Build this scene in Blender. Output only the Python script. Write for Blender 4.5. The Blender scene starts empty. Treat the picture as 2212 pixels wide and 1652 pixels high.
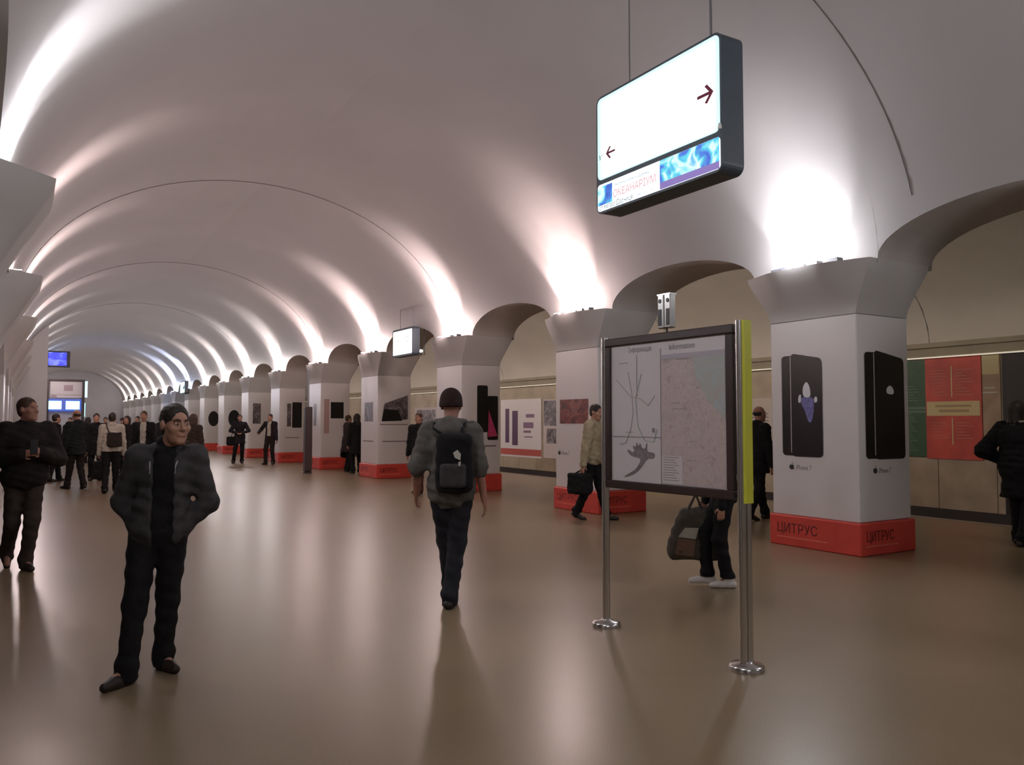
import bpy, math, random
import numpy as np
from mathutils import Vector, Matrix
from mathutils.geometry import delaunay_2d_cdt

random.seed(4)
rng = np.random.default_rng(4)
S = bpy.context.scene
COL = S.collection
PI = math.pi

# ------------------------------------------------------------------ camera, world, exposure
FPX, CX, CY = 1750.0, 1106.0, 826.0
CAMZ = 1.6
PITCH = math.atan(84 / FPX)
YAW = math.atan(1056 * math.cos(PITCH) / FPX)
cam_data = bpy.data.cameras.new('camera')
cam_data.sensor_width = 36.0
cam_data.lens = 36.0 * FPX / 2212.0
cam_data.clip_end = 300
cam = bpy.data.objects.new('camera', cam_data)
cam.location = (0, 0, CAMZ)
cam.rotation_euler = (PI / 2 + PITCH, 0, -YAW)
COL.objects.link(cam)
S.camera = cam
w = bpy.data.worlds.new('world')
S.world = w
w.use_nodes = True
w.node_tree.nodes['Background'].inputs[0].default_value = (0.5, 0.5, 0.55, 1)
w.node_tree.nodes['Background'].inputs[1].default_value = 0.02
S.view_settings.view_transform = 'Standard'
S.view_settings.look = 'None'
S.view_settings.gamma = 1
S.view_settings.use_curve_mapping = False
S.view_settings.exposure = 0.15
S.cycles.use_denoising = True
S.cycles.max_bounces = 6
S.cycles.diffuse_bounces = 4
S.cycles.use_adaptive_sampling = True
S.cycles.adaptive_threshold = 0.03
S.cycles.sample_clamp_indirect = 6

FW = Vector((math.sin(YAW) * math.cos(PITCH), math.cos(YAW) * math.cos(PITCH), math.sin(PITCH)))
RT = Vector((math.cos(YAW), -math.sin(YAW), 0))
UP = RT.cross(FW)
EYE = Vector((0, 0, CAMZ))


def ray(px, py):
    return FW + RT * ((px - CX) / FPX) - UP * ((py - CY) / FPX)


def on_floor(px, py, z=0.0):
    r = ray(px, py)
    return EYE + r * ((z - CAMZ) / r.z)


def on_x(px, py, X):
    r = ray(px, py)
    return EYE + r * (X / r.x)


def on_y(px, py, Y):
    r = ray(px, py)
    return EYE + r * (Y / r.y)


# lamp colours and strengths, one per bay of the arcade (index 0 is the bay behind the camera's right)
COOL, PINK, WHITE, BLUE = (0.95, 0.95, 1.0), (1.0, 0.78, 0.76), (1.0, 0.90, 0.88), (0.62, 0.72, 1.0)
LAMP_COL = [COOL, COOL, PINK, PINK, PINK, PINK, WHITE, WHITE, WHITE, WHITE, BLUE, BLUE, WHITE, WHITE, WHITE, WHITE, WHITE, WHITE, WHITE]
LAMP_W = 170.0
LAMP_P = 84.0

# ------------------------------------------------------------------ geometry of the station
HX, HA, HB, HZ = 4.25, 4.45, 3.15, 3.5           # main vault: centre, half width, rise, springing
BAY = 5.10
RC0, LC0 = 6.80, 7.70                             # first columns in view, right and left row
CAPZ = 3.55
ARCH_OUT = 9.80
CSH = 0.12                                        # the capitals sit a little beyond the shaft centres
NB, N0 = 17, -2                                   # columns N0..NB-1
YB, YE = -10.0, 92.0
WALLX = 16.5


def vault_x(z, side=1):
    s = min(1.0, max(0.0, (z - HZ) / HB))
    return HX + side * HA * math.sqrt(max(0, 1 - s * s))


# ------------------------------------------------------------------ materials
MATS = {}


def mat(name, col, rough=0.6, metal=0.0, spec=0.5, noise=0.0, nscale=8.0, bump=0.0, bscale=60.0, emit=None, estr=0.0, coat=0.0):
    if name in MATS:
        return MATS[name]
    m = bpy.data.materials.new(name)
    m.use_nodes = True
    nt = m.node_tree
    b = nt.nodes['Principled BSDF']
    b.inputs['Roughness'].default_value = rough
    b.inputs['Metallic'].default_value = metal
    b.inputs['Specular IOR Level'].default_value = spec
    b.inputs['Coat Weight'].default_value = coat
    c4 = (*col, 1)
    tc = nt.nodes.new('ShaderNodeTexCoord')
    if noise > 0:
        n = nt.nodes.new('ShaderNodeTexNoise')
        n.inputs['Scale'].default_value = nscale
        n.inputs['Detail'].default_value = 6
        nt.links.new(tc.outputs['Object'], n.inputs['Vector'])
        r = nt.nodes.new('ShaderNodeValToRGB')
        r.color_ramp.elements[0].position = 0.3
        r.color_ramp.elements[1].position = 0.7
        r.color_ramp.elements[0].color = (*[max(0, c * (1 - noise)) for c in col], 1)
        r.color_ramp.elements[1].color = (*[min(1, c * (1 + noise)) for c in col], 1)
        nt.links.new(n.outputs['Fac'], r.inputs[0])
        nt.links.new(r.outputs[0], b.inputs['Base Color'])
    else:
        b.inputs['Base Color'].default_value = c4
    if bump > 0:
        n2 = nt.nodes.new('ShaderNodeTexNoise')
        n2.inputs['Scale'].default_value = bscale
        n2.inputs['Detail'].default_value = 4
        nt.links.new(tc.outputs['Object'], n2.inputs['Vector'])
        bp = nt.nodes.new('ShaderNodeBump')
        bp.inputs['Strength'].default_value = bump
        bp.inputs['Distance'].default_value = 0.02
        nt.links.new(n2.outputs['Fac'], bp.inputs['Height'])
        nt.links.new(bp.outputs[0], b.inputs['Normal'])
    if emit is not None:
        b.inputs['Emission Color'].default_value = (*emit, 1)
        b.inputs['Emission Strength'].default_value = estr
    MATS[name] = m
    return m


def picture_mat(name, stops, scale=6.0, distort=1.5, emit=0.0, rough=0.35, detail=6.0, stretch=(1, 1, 1)):
    """printed or backlit picture: noise in object space through a colour ramp"""
    if name in MATS:
        return MATS[name]
    m = bpy.data.materials.new(name)
    m.use_nodes = True
    nt = m.node_tree
    b = nt.nodes['Principled BSDF']
    b.inputs['Roughness'].default_value = rough
    tc = nt.nodes.new('ShaderNodeTexCoord')
    mp = nt.nodes.new('ShaderNodeMapping')
    mp.inputs['Scale'].default_value = stretch
    n = nt.nodes.new('ShaderNodeTexNoise')
    n.inputs['Scale'].default_value = scale
    n.inputs['Detail'].default_value = detail
    n.inputs['Distortion'].default_value = distort
    nt.links.new(tc.outputs['Object'], mp.inputs[0])
    nt.links.new(mp.outputs[0], n.inputs['Vector'])
    r = nt.nodes.new('ShaderNodeValToRGB')
    els = r.color_ramp.elements
    while len(els) < len(stops):
        els.new(0.5)
    for e, (p, c) in zip(els, stops):
        e.position = p
        e.color = (*c, 1)
    nt.links.new(n.outputs['Fac'], r.inputs[0])
    nt.links.new(r.outputs[0], b.inputs['Base Color'])
    if emit > 0:
        nt.links.new(r.outputs[0], b.inputs['Emission Color'])
        b.inputs['Emission Strength'].default_value = emit
    MATS[name] = m
    return m


# ------------------------------------------------------------------ mesh helpers
class MB:
    """collects simple shapes and links them as one mesh object"""

    def __init__(self):
        self.v, self.f, self.sm = [], [], []

    def add(self, vs, fs, smooth=False):
        o = len(self.v)
        self.v += [tuple(v) for v in vs]
        self.f += [tuple(i + o for i in f) for f in fs]
        self.sm += [smooth] * len(fs)
        return self

    def box(self, c, h, R=None, bev=0.0):
        c = Vector(c)
        R = R or Matrix.Identity(3)
        if bev <= 0:
            vs = [c + R @ Vector((sx * h[0], sy * h[1], sz * h[2])) for sz in (-1, 1) for sy in (-1, 1) for sx in (-1, 1)]
            return self.add(vs, [(0, 2, 3, 1), (4, 5, 7, 6), (0, 1, 5, 4), (2, 6, 7, 3), (0, 4, 6, 2), (1, 3, 7, 5)])
        # chamfered box: 24 verts
        vs, idx = [], {}
        for sx in (-1, 1):
            for sy in (-1, 1):
                for sz in (-1, 1):
                    for a in range(3):
                        p = [sx * (h[0] - bev), sy * (h[1] - bev), sz * (h[2] - bev)]
                        p[a] += (sx, sy, sz)[a] * bev
                        idx[(sx, sy, sz, a)] = len(vs)
                        vs.append(c + R @ Vector(p))
        fs = []
        I = idx
        for s in (-1, 1):
            q = [I[(s, -1, -1, 0)], I[(s, 1, -1, 0)], I[(s, 1, 1, 0)], I[(s, -1, 1, 0)]]
            fs.append(q if s > 0 else q[::-1])
            q = [I[(-1, s, -1, 1)], I[(-1, s, 1, 1)], I[(1, s, 1, 1)], I[(1, s, -1, 1)]]
            fs.append(q if s > 0 else q[::-1])
            q = [I[(-1, -1, s, 2)], I[(1, -1, s, 2)], I[(1, 1, s, 2)], I[(-1, 1, s, 2)]]
            fs.append(q if s > 0 else q[::-1])
        for a, b in ((-1, -1), (-1, 1), (1, -1), (1, 1)):
            fs.append([I[(a, b, -1, 0)], I[(a, b, 1, 0)], I[(a, b, 1, 1)], I[(a, b, -1, 1)]])
            fs.append([I[(a, -1, b, 0)], I[(a, 1, b, 0)], I[(a, 1, b, 2)], I[(a, -1, b, 2)]])
            fs.append([I[(-1, a, b, 1)], I[(1, a, b, 1)], I[(1, a, b, 2)], I[(-1, a, b, 2)]])
        for sx in (-1, 1):
            for sy in (-1, 1):
                for sz in (-1, 1):
                    fs.append([I[(sx, sy, sz, 0)], I[(sx, sy, sz, 1)], I[(sx, sy, sz, 2)]])
        return self.add(vs, fs)

    def tube(self, pts, r, n=10, cap=True, smooth=True):
        pts = [Vector(p) for p in pts]
        rs = r if isinstance(r, (list, tuple)) else [r] * len(pts)
        rings = []
        for i, p in enumerate(pts):
            t = (pts[min(i + 1, len(pts) - 1)] - pts[max(i - 1, 0)]).normalized()
            a = Vector((0, 0, 1)) if abs(t.z) < 0.9 else Vector((1, 0, 0))
            u = t.cross(a).normalized()
            v = t.cross(u)
            rings.append([p + (u * math.cos(2 * PI * k / n) + v * math.sin(2 * PI * k / n)) * rs[i] for k in range(n)])
        vs = [q for R in rings for q in R]
        fs = []
        for i in range(len(pts) - 1):
            for k in range(n):
                fs.append((i * n + k, i * n + (k + 1) % n, (i + 1) * n + (k + 1) % n, (i + 1) * n + k))
        self.add(vs, fs, smooth)
        if cap:
            self.add(rings[0], [tuple(range(n))])
            self.add(rings[-1], [tuple(range(n))[::-1]])
        return self

    def lathe(self, c, prof, n=24):
        """prof: list of (radius, z)"""
        c = Vector(c)
        vs = [c + Vector((r * math.cos(2 * PI * k / n), r * math.sin(2 * PI * k / n), z)) for r, z in prof for k in range(n)]
        fs = [(i * n + k, i * n + (k + 1) % n, (i + 1) * n + (k + 1) % n, (i + 1) * n + k) for i in range(len(prof) - 1) for k in range(n)]
        self.add(vs, fs, True)
        self.add(vs[:n], [tuple(range(n))[::-1]])
        self.add(vs[-n:], [tuple(range(n))])
        return self

    def prism(self, outline, O, U, V, N, depth):
        """outline of (u, v) points, counter-clockwise seen from +N; front at O, back at O - N*depth"""
        n = len(outline)
        fr = [O + U * a + V * b for a, b in outline]
        bk = [p - N * depth for p in fr]
        self.add(fr + bk, [tuple(range(n)), tuple(range(2 * n - 1, n - 1, -1))] +
                 [(k, n + k, n + (k + 1) % n, (k + 1) % n) for k in range(n)])
        return self

    def build(self, name, m, parent=None, loc=None):
        me = bpy.data.meshes.new(name)
        off = Vector(loc) if loc is not None else None
        vs = self.v if off is None else [tuple(Vector(v) - off) for v in self.v]
        me.from_pydata(vs, [], self.f)
        me.polygons.foreach_set('use_smooth', self.sm)
        me.materials.append(m)
        me.update()
        o = bpy.data.objects.new(name, me)
        COL.objects.link(o)
        if parent is not None:
            o.parent = parent
        elif off is not None:
            o.location = off
        return o


def rrect(u0, v0, u1, v1, r, n=5):
    out = []
    for cx, cy, a0 in ((u1 - r, v0 + r, -PI / 2), (u1 - r, v1 - r, 0), (u0 + r, v1 - r, PI / 2), (u0 + r, v0 + r, PI)):
        for i in range(n + 1):
            a = a0 + PI / 2 * i / n
            out.append((cx + r * math.cos(a), cy + r * math.sin(a)))
    return out


def thing(name, label, cat, loc, group=None):
    o = bpy.data.objects.new(name, None)
    o.empty_display_size = 0.1
    o.location = loc
    COL.objects.link(o)
    return tag(o, label, cat, group)


def tag(o, label=None, cat=None, group=None, kind=None):
    if label: o['label'] = label
    if cat: o['category'] = cat
    if group: o['group'] = group
    if kind: o['kind'] = kind
    return o


def struct(o):
    o['kind'] = 'structure'
    return o


def fill_outlines(me):
    """letter outlines to triangles: constrained triangulation, kept where the winding number is not zero"""
    P = [Vector((v.co.x, v.co.y)) for v in me.vertices]
    E = []
    for e in me.edges:
        a, b = sorted(e.vertices)
        E.append((a, b) if b - a == 1 else (b, a))
    r = delaunay_2d_cdt(P, E, [], 0, 1e-5)
    V, T = r[0], r[2]
    pa = np.array([P[a] for a, b in E]); pb = np.array([P[b] for a, b in E])
    out = []
    for t in T:
        c = (V[t[0]] + V[t[1]] + V[t[2]]) / 3
        up = (pa[:, 1] <= c.y) & (pb[:, 1] > c.y)
        dn = (pb[:, 1] <= c.y) & (pa[:, 1] > c.y)
        cr = (pb[:, 0] - pa[:, 0]) * (c.y - pa[:, 1]) - (c.x - pa[:, 0]) * (pb[:, 1] - pa[:, 1])
        if int((up & (cr > 0)).sum()) - int((dn & (cr < 0)).sum()) != 0:
            out.append(tuple(t))
    return [(v.x, v.y) for v in V], out


class Frame:
    """a flat face in the world: O origin, U right, V up, N outward; coordinates are stored relative to base"""

    def __init__(self, O, U, V, base=(0, 0, 0)):
        self.O = Vector(O) - Vector(base)
        self.U, self.V = Vector(U), Vector(V)
        self.N = self.U.cross(self.V)

    def plate(self, name, outline, m, parent, off=0.004, th=0.004, soft=0):
        for _ in range(soft):
            n_ = len(outline)
            outline = [((a[0] * w1 + c[0] * w2), (a[1] * w1 + c[1] * w2)) for a, c in zip(outline, outline[1:] + outline[:1]) for w1, w2 in ((.75, .25), (.25, .75))]
        return MB().prism(outline, self.O + self.N * off, self.U, self.V, self.N, th).build(name, m, parent)

    def rect(self, name, u0, v0, u1, v1, m, parent, off=0.004, th=0.004, r=0.0):
        ol = rrect(u0, v0, u1, v1, r) if r > 0 else [(u0, v0), (u1, v0), (u1, v1), (u0, v1)]
        return self.plate(name, ol, m, parent, off, th)

    def rects(self, name, lst, m, parent, off=0.004, th=0.003):
        if len(lst) <= 4:
            return [self.rect(name, *q, m, parent, off, th) for q in lst]
        b = MB()
        for u0, v0, u1, v1 in lst:
            b.prism([(u0, v0), (u1, v0), (u1, v1), (u0, v1)], self.O + self.N * off, self.U, self.V, self.N, th)
        return tag(b.build(name, m, parent), kind='stuff')

    def strip(self, name, lines, wd, m, parent, off=0.004):
        """flat ribbons along polylines"""
        b = MB()
        for ln in lines:
            for (a0, b0), (a1, b1) in zip(ln, ln[1:]):
                L = math.hypot(a1 - a0, b1 - b0) or 1e-6
                nx, ny = -(b1 - b0) / L * wd / 2, (a1 - a0) / L * wd / 2
                b.prism([(a0 - nx, b0 - ny), (a1 - nx, b1 - ny), (a1 + nx, b1 + ny), (a0 + nx, b0 + ny)],
                        self.O + self.N * off, self.U, self.V, self.N, 0.002)
        return b.build(name, m, parent)

    def text(self, name, s, u, v, size, m, parent, off=0.005, bold=0.012, sx=1.0, align='LEFT', shear=0.0):
        cu = bpy.data.curves.new('lettering', 'FONT')
        cu.body = s
        cu.size = size
        cu.offset = bold * size
        cu.align_x = align
        cu.shear = shear
        cu.resolution_u = 3
        cu.fill_mode = 'NONE'
        t = bpy.data.objects.new('lettering', cu)
        COL.objects.link(t)
        bpy.context.view_layer.update()
        me0 = bpy.data.meshes.new_from_object(t.evaluated_get(bpy.context.evaluated_depsgraph_get()))
        bpy.data.objects.remove(t)
        bpy.data.curves.remove(cu)
        vs, fs = fill_outlines(me0)
        bpy.data.meshes.remove(me0)
        O = self.O + self.N * off
        me = bpy.data.meshes.new(name)
        me.from_pydata([tuple(O + self.U * (a * sx + u) + self.V * (b + v)) for a, b in vs], [], fs)
        me.materials.append(m)
        me.update()
        o = bpy.data.objects.new(name, me)
        COL.objects.link(o)
        o.parent = parent
        return o


# ------------------------------------------------------------------ materials used by the station
M_VAULT = mat('vault_plaster', (0.40, 0.38, 0.375), 0.55, noise=0.04, nscale=0.6, bump=0.05, bscale=3, spec=0.4)
M_SOFFIT = mat('soffit_plaster', (0.50, 0.46, 0.43), 0.7, noise=0.06, nscale=1.5)
M_CAP = mat('capital_plaster', (0.55, 0.53, 0.51), 0.6, noise=0.03, nscale=2)
M_WRAP = mat('white_vinyl', (0.82, 0.79, 0.78), 0.32, noise=0.015, nscale=1.2)
M_RED = mat('red_vinyl', (0.72, 0.075, 0.055), 0.4, noise=0.06, nscale=5)
M_REDD = mat('dark_red_print', (0.12, 0.010, 0.012), 0.5)
M_REDL = mat('pale_red_print', (0.85, 0.22, 0.17), 0.5)
M_FLOOR = None
M_SIDEV = mat('side_vault_cream', (0.64, 0.59, 0.53), 0.7, noise=0.05, nscale=0.8)
M_STONE = mat('beige_stone', (0.42, 0.34, 0.25), 0.5, noise=0.18, nscale=1.3, bump=0.05)
M_DARK = mat('dark_stone', (0.03, 0.02, 0.018), 0.6)
M_CHROME = mat('brushed_steel', (0.62, 0.60, 0.58), 0.22, metal=1.0)
M_BLACK = mat('black_print', (0.012, 0.011, 0.012), 0.35)
M_INK = mat('dark_ink', (0.03, 0.03, 0.035), 0.6)
M_GREY = mat('grey_ink', (0.22, 0.20, 0.20), 0.6)
M_LINE = mat('joint_line', (0.16, 0.14, 0.135), 0.8)


def floor_material():
    m = bpy.data.materials.new('polished_granite')
    m.use_nodes = True
    nt = m.node_tree
    b = nt.nodes['Principled BSDF']
    tc = nt.nodes.new('ShaderNodeTexCoord')
    n1 = nt.nodes.new('ShaderNodeTexNoise'); n1.inputs['Scale'].default_value = 0.45; n1.inputs['Detail'].default_value = 5
    n2 = nt.nodes.new('ShaderNodeTexNoise'); n2.inputs['Scale'].default_value = 160; n2.inputs['Detail'].default_value = 2
    nt.links.new(tc.outputs['Object'], n1.inputs['Vector']); nt.links.new(tc.outputs['Object'], n2.inputs['Vector'])
    r1 = nt.nodes.new('ShaderNodeValToRGB')
    r1.color_ramp.elements[0].position = 0.3; r1.color_ramp.elements[0].color = (0.245, 0.178, 0.106, 1)
    r1.color_ramp.elements[1].position = 0.7; r1.color_ramp.elements[1].color = (0.32, 0.238, 0.150, 1)
    mx = nt.nodes.new('ShaderNodeMixRGB'); mx.blend_type = 'MULTIPLY'; mx.inputs[0].default_value = 0.55
    r2 = nt.nodes.new('ShaderNodeValToRGB')
    r2.color_ramp.elements[0].position = 0.35; r2.color_ramp.elements[0].color = (0.5, 0.48, 0.45, 1)
    r2.color_ramp.elements[1].position = 0.65
    nt.links.new(n1.outputs['Fac'], r1.inputs[0]); nt.links.new(n2.outputs['Fac'], r2.inputs[0])
    nt.links.new(r1.outputs[0], mx.inputs[1]); nt.links.new(r2.outputs[0], mx.inputs[2])
    nt.links.new(mx.outputs[0], b.inputs['Base Color'])
    rr = nt.nodes.new('ShaderNodeMapRange')
    rr.inputs['To Min'].default_value = 0.27; rr.inputs['To Max'].default_value = 0.36
    nt.links.new(n1.outputs['Fac'], rr.inputs['Value']); nt.links.new(rr.outputs[0], b.inputs['Roughness'])
    b.inputs['Specular IOR Level'].default_value = 0.45
    return m


M_FLOOR = floor_material()

# ------------------------------------------------------------------ structure: floor, vaults, walls
fl = MB()
fl.add([(-9, YB, 0), (13.0, YB, 0), (13.0, YE, 0), (-9, YE, 0)], [(0, 1, 2, 3)])
fl.add([(13.0, YB, 0), (13.0, YB, -1.2), (13.0, YE, -1.2), (13.0, YE, 0)], [(0, 1, 2, 3)])
struct(fl.build('floor', M_FLOOR))
struct(MB().add([(13.0, YB, -1.2), (WALLX + .3, YB, -1.2), (WALLX + .3, YE, -1.2), (13.0, YE, -1.2)], [(0, 1, 2, 3)]).build('floor.001', M_DARK))


def row_samples(c0):
    """(Y, lower edge height) along one arcade: flat over the capitals, an arch in every bay"""
    out = []
    hc = 0.95
    for k in range(N0, NB):
        c = c0 + BAY * k + CSH
        out += [(c - hc, HZ, k), (c - hc * .5, HZ, k), (c, HZ, k), (c + hc * .5, HZ, k), (c + hc, HZ, k)]
        if k < NB - 1:
            mid, hw = c + BAY / 2, BAY / 2 - hc
            for i in range(1, 24):
                t = PI * i / 24
                out.append((mid - hw * math.cos(t), CAPZ + 0.5 * math.sin(t), k))
    return [(YB - 0.5, HZ, None)] + [s for s in out if s[0] > YB] + [(YE, HZ, None)]


NPH = 22
vb = MB()
for side, c0 in ((1, RC0), (-1, LC0)):
    smp = row_samples(c0)
    rows = []
    for Y, zl, k in smp:
        p0 = math.asin(max(0, min(1, (zl - HZ) / HB)))
        rows.append([(HX + side * HA * math.cos(p0 + (PI / 2 - p0) * j / NPH), Y, HZ + HB * math.sin(p0 + (PI / 2 - p0) * j / NPH)) for j in range(NPH + 1)])
    n = NPH + 1
    fs = []
    for i in range(len(rows) - 1):
        for j in range(NPH):
            q = (i * n + j, (i + 1) * n + j, (i + 1) * n + j + 1, i * n + j + 1)
            fs.append(q if side < 0 else q[::-1])
    vb.add([p for r in rows for p in r], fs, True)
ceiling = struct(vb.build('ceiling', M_VAULT))

# arch soffits (one per bay) as parts of the ceiling
for side, c0, xo in ((1, RC0, ARCH_OUT), (-1, LC0, 2 * HX - ARCH_OUT)):
    for k in range(N0, NB - 1):
        mid, hw = c0 + BAY * k + BAY / 2 + CSH, BAY / 2 - 0.95
        a, b = [], []
        for i in range(25):
            t = PI * i / 24
            z = CAPZ + 0.5 * math.sin(t)
            y = mid - hw * math.cos(t)
            a.append((vault_x(z, side), y, z)); b.append((xo, y, z))
        fs = [(i, i + 1, 26 + i, 25 + i) for i in range(24)]
        MB().add(a + b, fs, True).build('arch_soffit', M_SOFFIT, ceiling)

# seams of the vault
def seam(Y, z_to=None):
    pts = []
    for j in range(41):
        p = PI * (0.02 + 0.96 * j / 40)
        pts.append((HX + (HA - .004) * math.cos(p), Y, HZ + (HB - .004) * math.sin(p)))
    return pts
for Y in (5.45, 17.3, 27.4, 37.7):
    pts = seam(Y)
    zz = [p for p in pts if not (p[2] < CAPZ + 0.52 and p[0] > HX) and not (p[2] < CAPZ + 0.52 and p[0] < HX)]
    MB().tube(zz, 0.005, 5).build('seam', M_LINE, ceiling)

# side vault over the right platform
sv = MB()
smp = row_samples(RC0)
rows = []
for Y, zl, k in smp:
    zt = max(zl, HZ)
    pts = [(ARCH_OUT, Y, zt), (ARCH_OUT, Y, 4.25)]
    for j in range(17):
        p = PI - PI * j / 16
        pts.append((13.35 + 3.25 * math.cos(p), Y, (4.25 if p > PI / 2 else 3.2) + (1.0 if p > PI / 2 else 2.05) * math.sin(p)))
    rows.append(pts)
n = len(rows[0])
sv.add([p for r in rows for p in r], [(i * n + j, i * n + j + 1, (i + 1) * n + j + 1, (i + 1) * n + j) for i in range(len(rows) - 1) for j in range(n - 1)], True)
side_ceiling = struct(sv.build('ceiling_right', M_SIDEV))
for Y in (10.2, 18.0, 28.2):
    pts = []
    for j in range(20):
        p = PI / 2 * j / 20
        pts.append((13.35 + 3.24 * math.cos(p), Y, 3.2 + 2.04 * math.sin(p)))
    MB().tube(pts, 0.008, 5).build('seam', M_LINE, side_ceiling)

# left side: plain vault and wall behind the left arcade
lv = MB()
xo = 2 * HX - ARCH_OUT
rows = []
for Y, zl, k in row_samples(LC0):
    pts = [(xo, Y, max(zl, HZ)), (xo, Y, 4.25)]
    for j in range(13):
        p = PI * j / 12
        pts.append((xo - 3.25 + 3.25 * math.cos(p), Y, 4.25 + 1.0 * math.sin(p)))
    pts.append((xo - 6.5, Y, 0))
    rows.append(pts)
n = len(rows[0])
lv.add([p for r in rows for p in r], [(i * n + j, (i + 1) * n + j, (i + 1) * n + j + 1, i * n + j + 1) for i in range(len(rows) - 1) for j in range(n - 1)], True)
struct(lv.build('wall_left', M_SIDEV))

# right track wall, its cornice and the light line under it
wl = MB()
wl.add([(WALLX, YB, -1.2), (WALLX, YE, -1.2), (WALLX, YE, 3.1), (WALLX, YB, 3.1)], [(0, 1, 2, 3)])
wr = struct(wl.build('wall_right', M_STONE))
cn = MB()
L2, cy = (YE - YB) / 2, (YE + YB) / 2
cn.box((WALLX - 0.03, cy, 3.20), (0.16, L2, 0.05))
cn.box((WALLX - 0.00, cy, 3.06), (0.12, L2, 0.09))
cn.box((WALLX + 0.02, cy, 2.96), (0.08, L2, 0.02))
struct(cn.build('trim_1', mat('cornice_stone', (0.34, 0.29, 0.21), 0.6, noise=0.1, nscale=2)))
struct(MB().box((WALLX - 0.10, cy, 2.945), (0.03, L2, 0.012)).build('trim_2', mat('light_line', (0.8, 0.76, 0.65), 0.5, emit=(1, 0.9, 0.72), estr=0.4)))
struct(MB().box((WALLX - 0.02, cy, -0.62), (0.03, L2, 0.40)).build('baseboard_right', M_DARK))
struct(MB().box((12.93, cy, 0.002), (0.09, L2, 0.004)).build('trim_3', mat('platform_edge', (0.25, 0.20, 0.15), 0.6)))

# wall facing slabs (joints recessed) where they can be told apart, right of the nearest column
Yc = 4.0
j = 0
MS = [mat('beige_slab', (0.45, 0.37, 0.27), 0.4, noise=0.16, nscale=2.0), mat('brown_slab', (0.36, 0.28, 0.20), 0.4, noise=0.16, nscale=2.0)]
while Yc < 40:
    for z0, z1 in ((-0.22, 0.80),):
        MB().box((WALLX - 0.012, Yc + 0.6, (z0 + z1) / 2), (0.012, 0.592, (z1 - z0) / 2 - 0.006)).build('slab', MS[(j * 7 // 3) % 2], wr)
    Yc += 1.2
    j += 1

# end wall and the wall behind the camera
M_END = mat('end_wall_plaster', (0.40, 0.38, 0.39), 0.7, noise=0.05, nscale=1)
struct(MB().box((4, YE + .15, 3), (14, 0.15, 4.5)).build('wall_end', M_END))
struct(MB().box((4, YB - .15, 3), (14, 0.15, 4.5)).build('wall_back', M_SIDEV))

# ------------------------------------------------------------------ columns
HXC, HYC = 0.505, 0.65
XR, XL = 9.025, -0.82
cap_me = {}


def capital_mesh(side):
    bul = 0.66 if side > 0 else 1.0
    b = MB()
    z0, z1, z2 = 2.86, 2.96, CAPZ
    # eight-sided top; hall side bulges
    top = [(-0.47, -0.95), (0.72, -0.95), (0.76, -0.90), (0.76, 0.90), (0.72, 0.95), (-0.47, 0.95), (-bul, 0.42), (-bul, -0.42)]
    top = [(a, b + CSH) for a, b in top]
    low = [(-HXC, -HYC), (HXC, -HYC), (HXC, -HYC), (HXC, HYC), (HXC, HYC), (-HXC, HYC), (-HXC, HYC * .6), (-HXC, -HYC * .6)]
    prof = ((0.0, 2.90), (0.0, 2.93), (0.10, 3.02), (0.26, 3.12), (0.45, 3.22), (0.68, 3.34), (0.93, 3.48), (1.0, CAPZ)) if side > 0 else ((0.0, 2.45), (0.0, 2.55), (0.14, 2.72), (0.30, 2.86), (0.50, 3.04), (0.72, 3.24), (0.95, 3.44), (1.0, CAPZ))

    def ring(pts_l, pts_t):
        out = []
        for t, z in prof:
            out.append([(side * (l[0] * (1 - t) + p[0] * t), l[1] * (1 - t) + p[1] * t, z) for l, p in zip(pts_l, pts_t)])
        return out

    def dense(idx, pts, n=5):
        o = []
        for a, c in zip(idx, idx[1:]):
            o += [(pts[a][0] + (pts[c][0] - pts[a][0]) * i / n, pts[a][1] + (pts[c][1] - pts[a][1]) * i / n) for i in range(n)]
        return o + [pts[idx[-1]]]
    for idx in ((0, 1), (1, 2, 3, 4), (4, 5), (5, 6, 7, 0)):
        rg = ring(dense(idx, low), dense(idx, top))
        m = len(rg[0])
        vs = [p for r in rg for p in r]
        fs = []
        for i in range(len(rg) - 1):
            for q in range(m - 1):
                f = (i * m + q, i * m + q + 1, (i + 1) * m + q + 1, (i + 1) * m + q)
                fs.append(f if side > 0 else f[::-1])
        b.add(vs, fs, True)
    tp = [(side * p[0], p[1], CAPZ) for p in top]
    b.add(tp, [tuple(range(8)) if side > 0 else tuple(range(8))[::-1]])
    return b


def column(c, side, x):
    e = bpy.data.objects.new('column', None)
    e.location = (x, c, 0)
    COL.objects.link(e)
    struct(e)
    if side < 0 or c < RC0 - 1:
        zt_ = 1.225 if side < 0 else 1.45
        MB().box((0, 0, zt_), (HXC, HYC, zt_), bev=.01).build('shaft', M_WRAP, e)
    cp = capital_mesh(side).build('capital', M_CAP, e)
    return e


for k in range(N0, NB):
    column(RC0 + BAY * k, 1, XR)
    column(LC0 + BAY * k, -1, XL)


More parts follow.
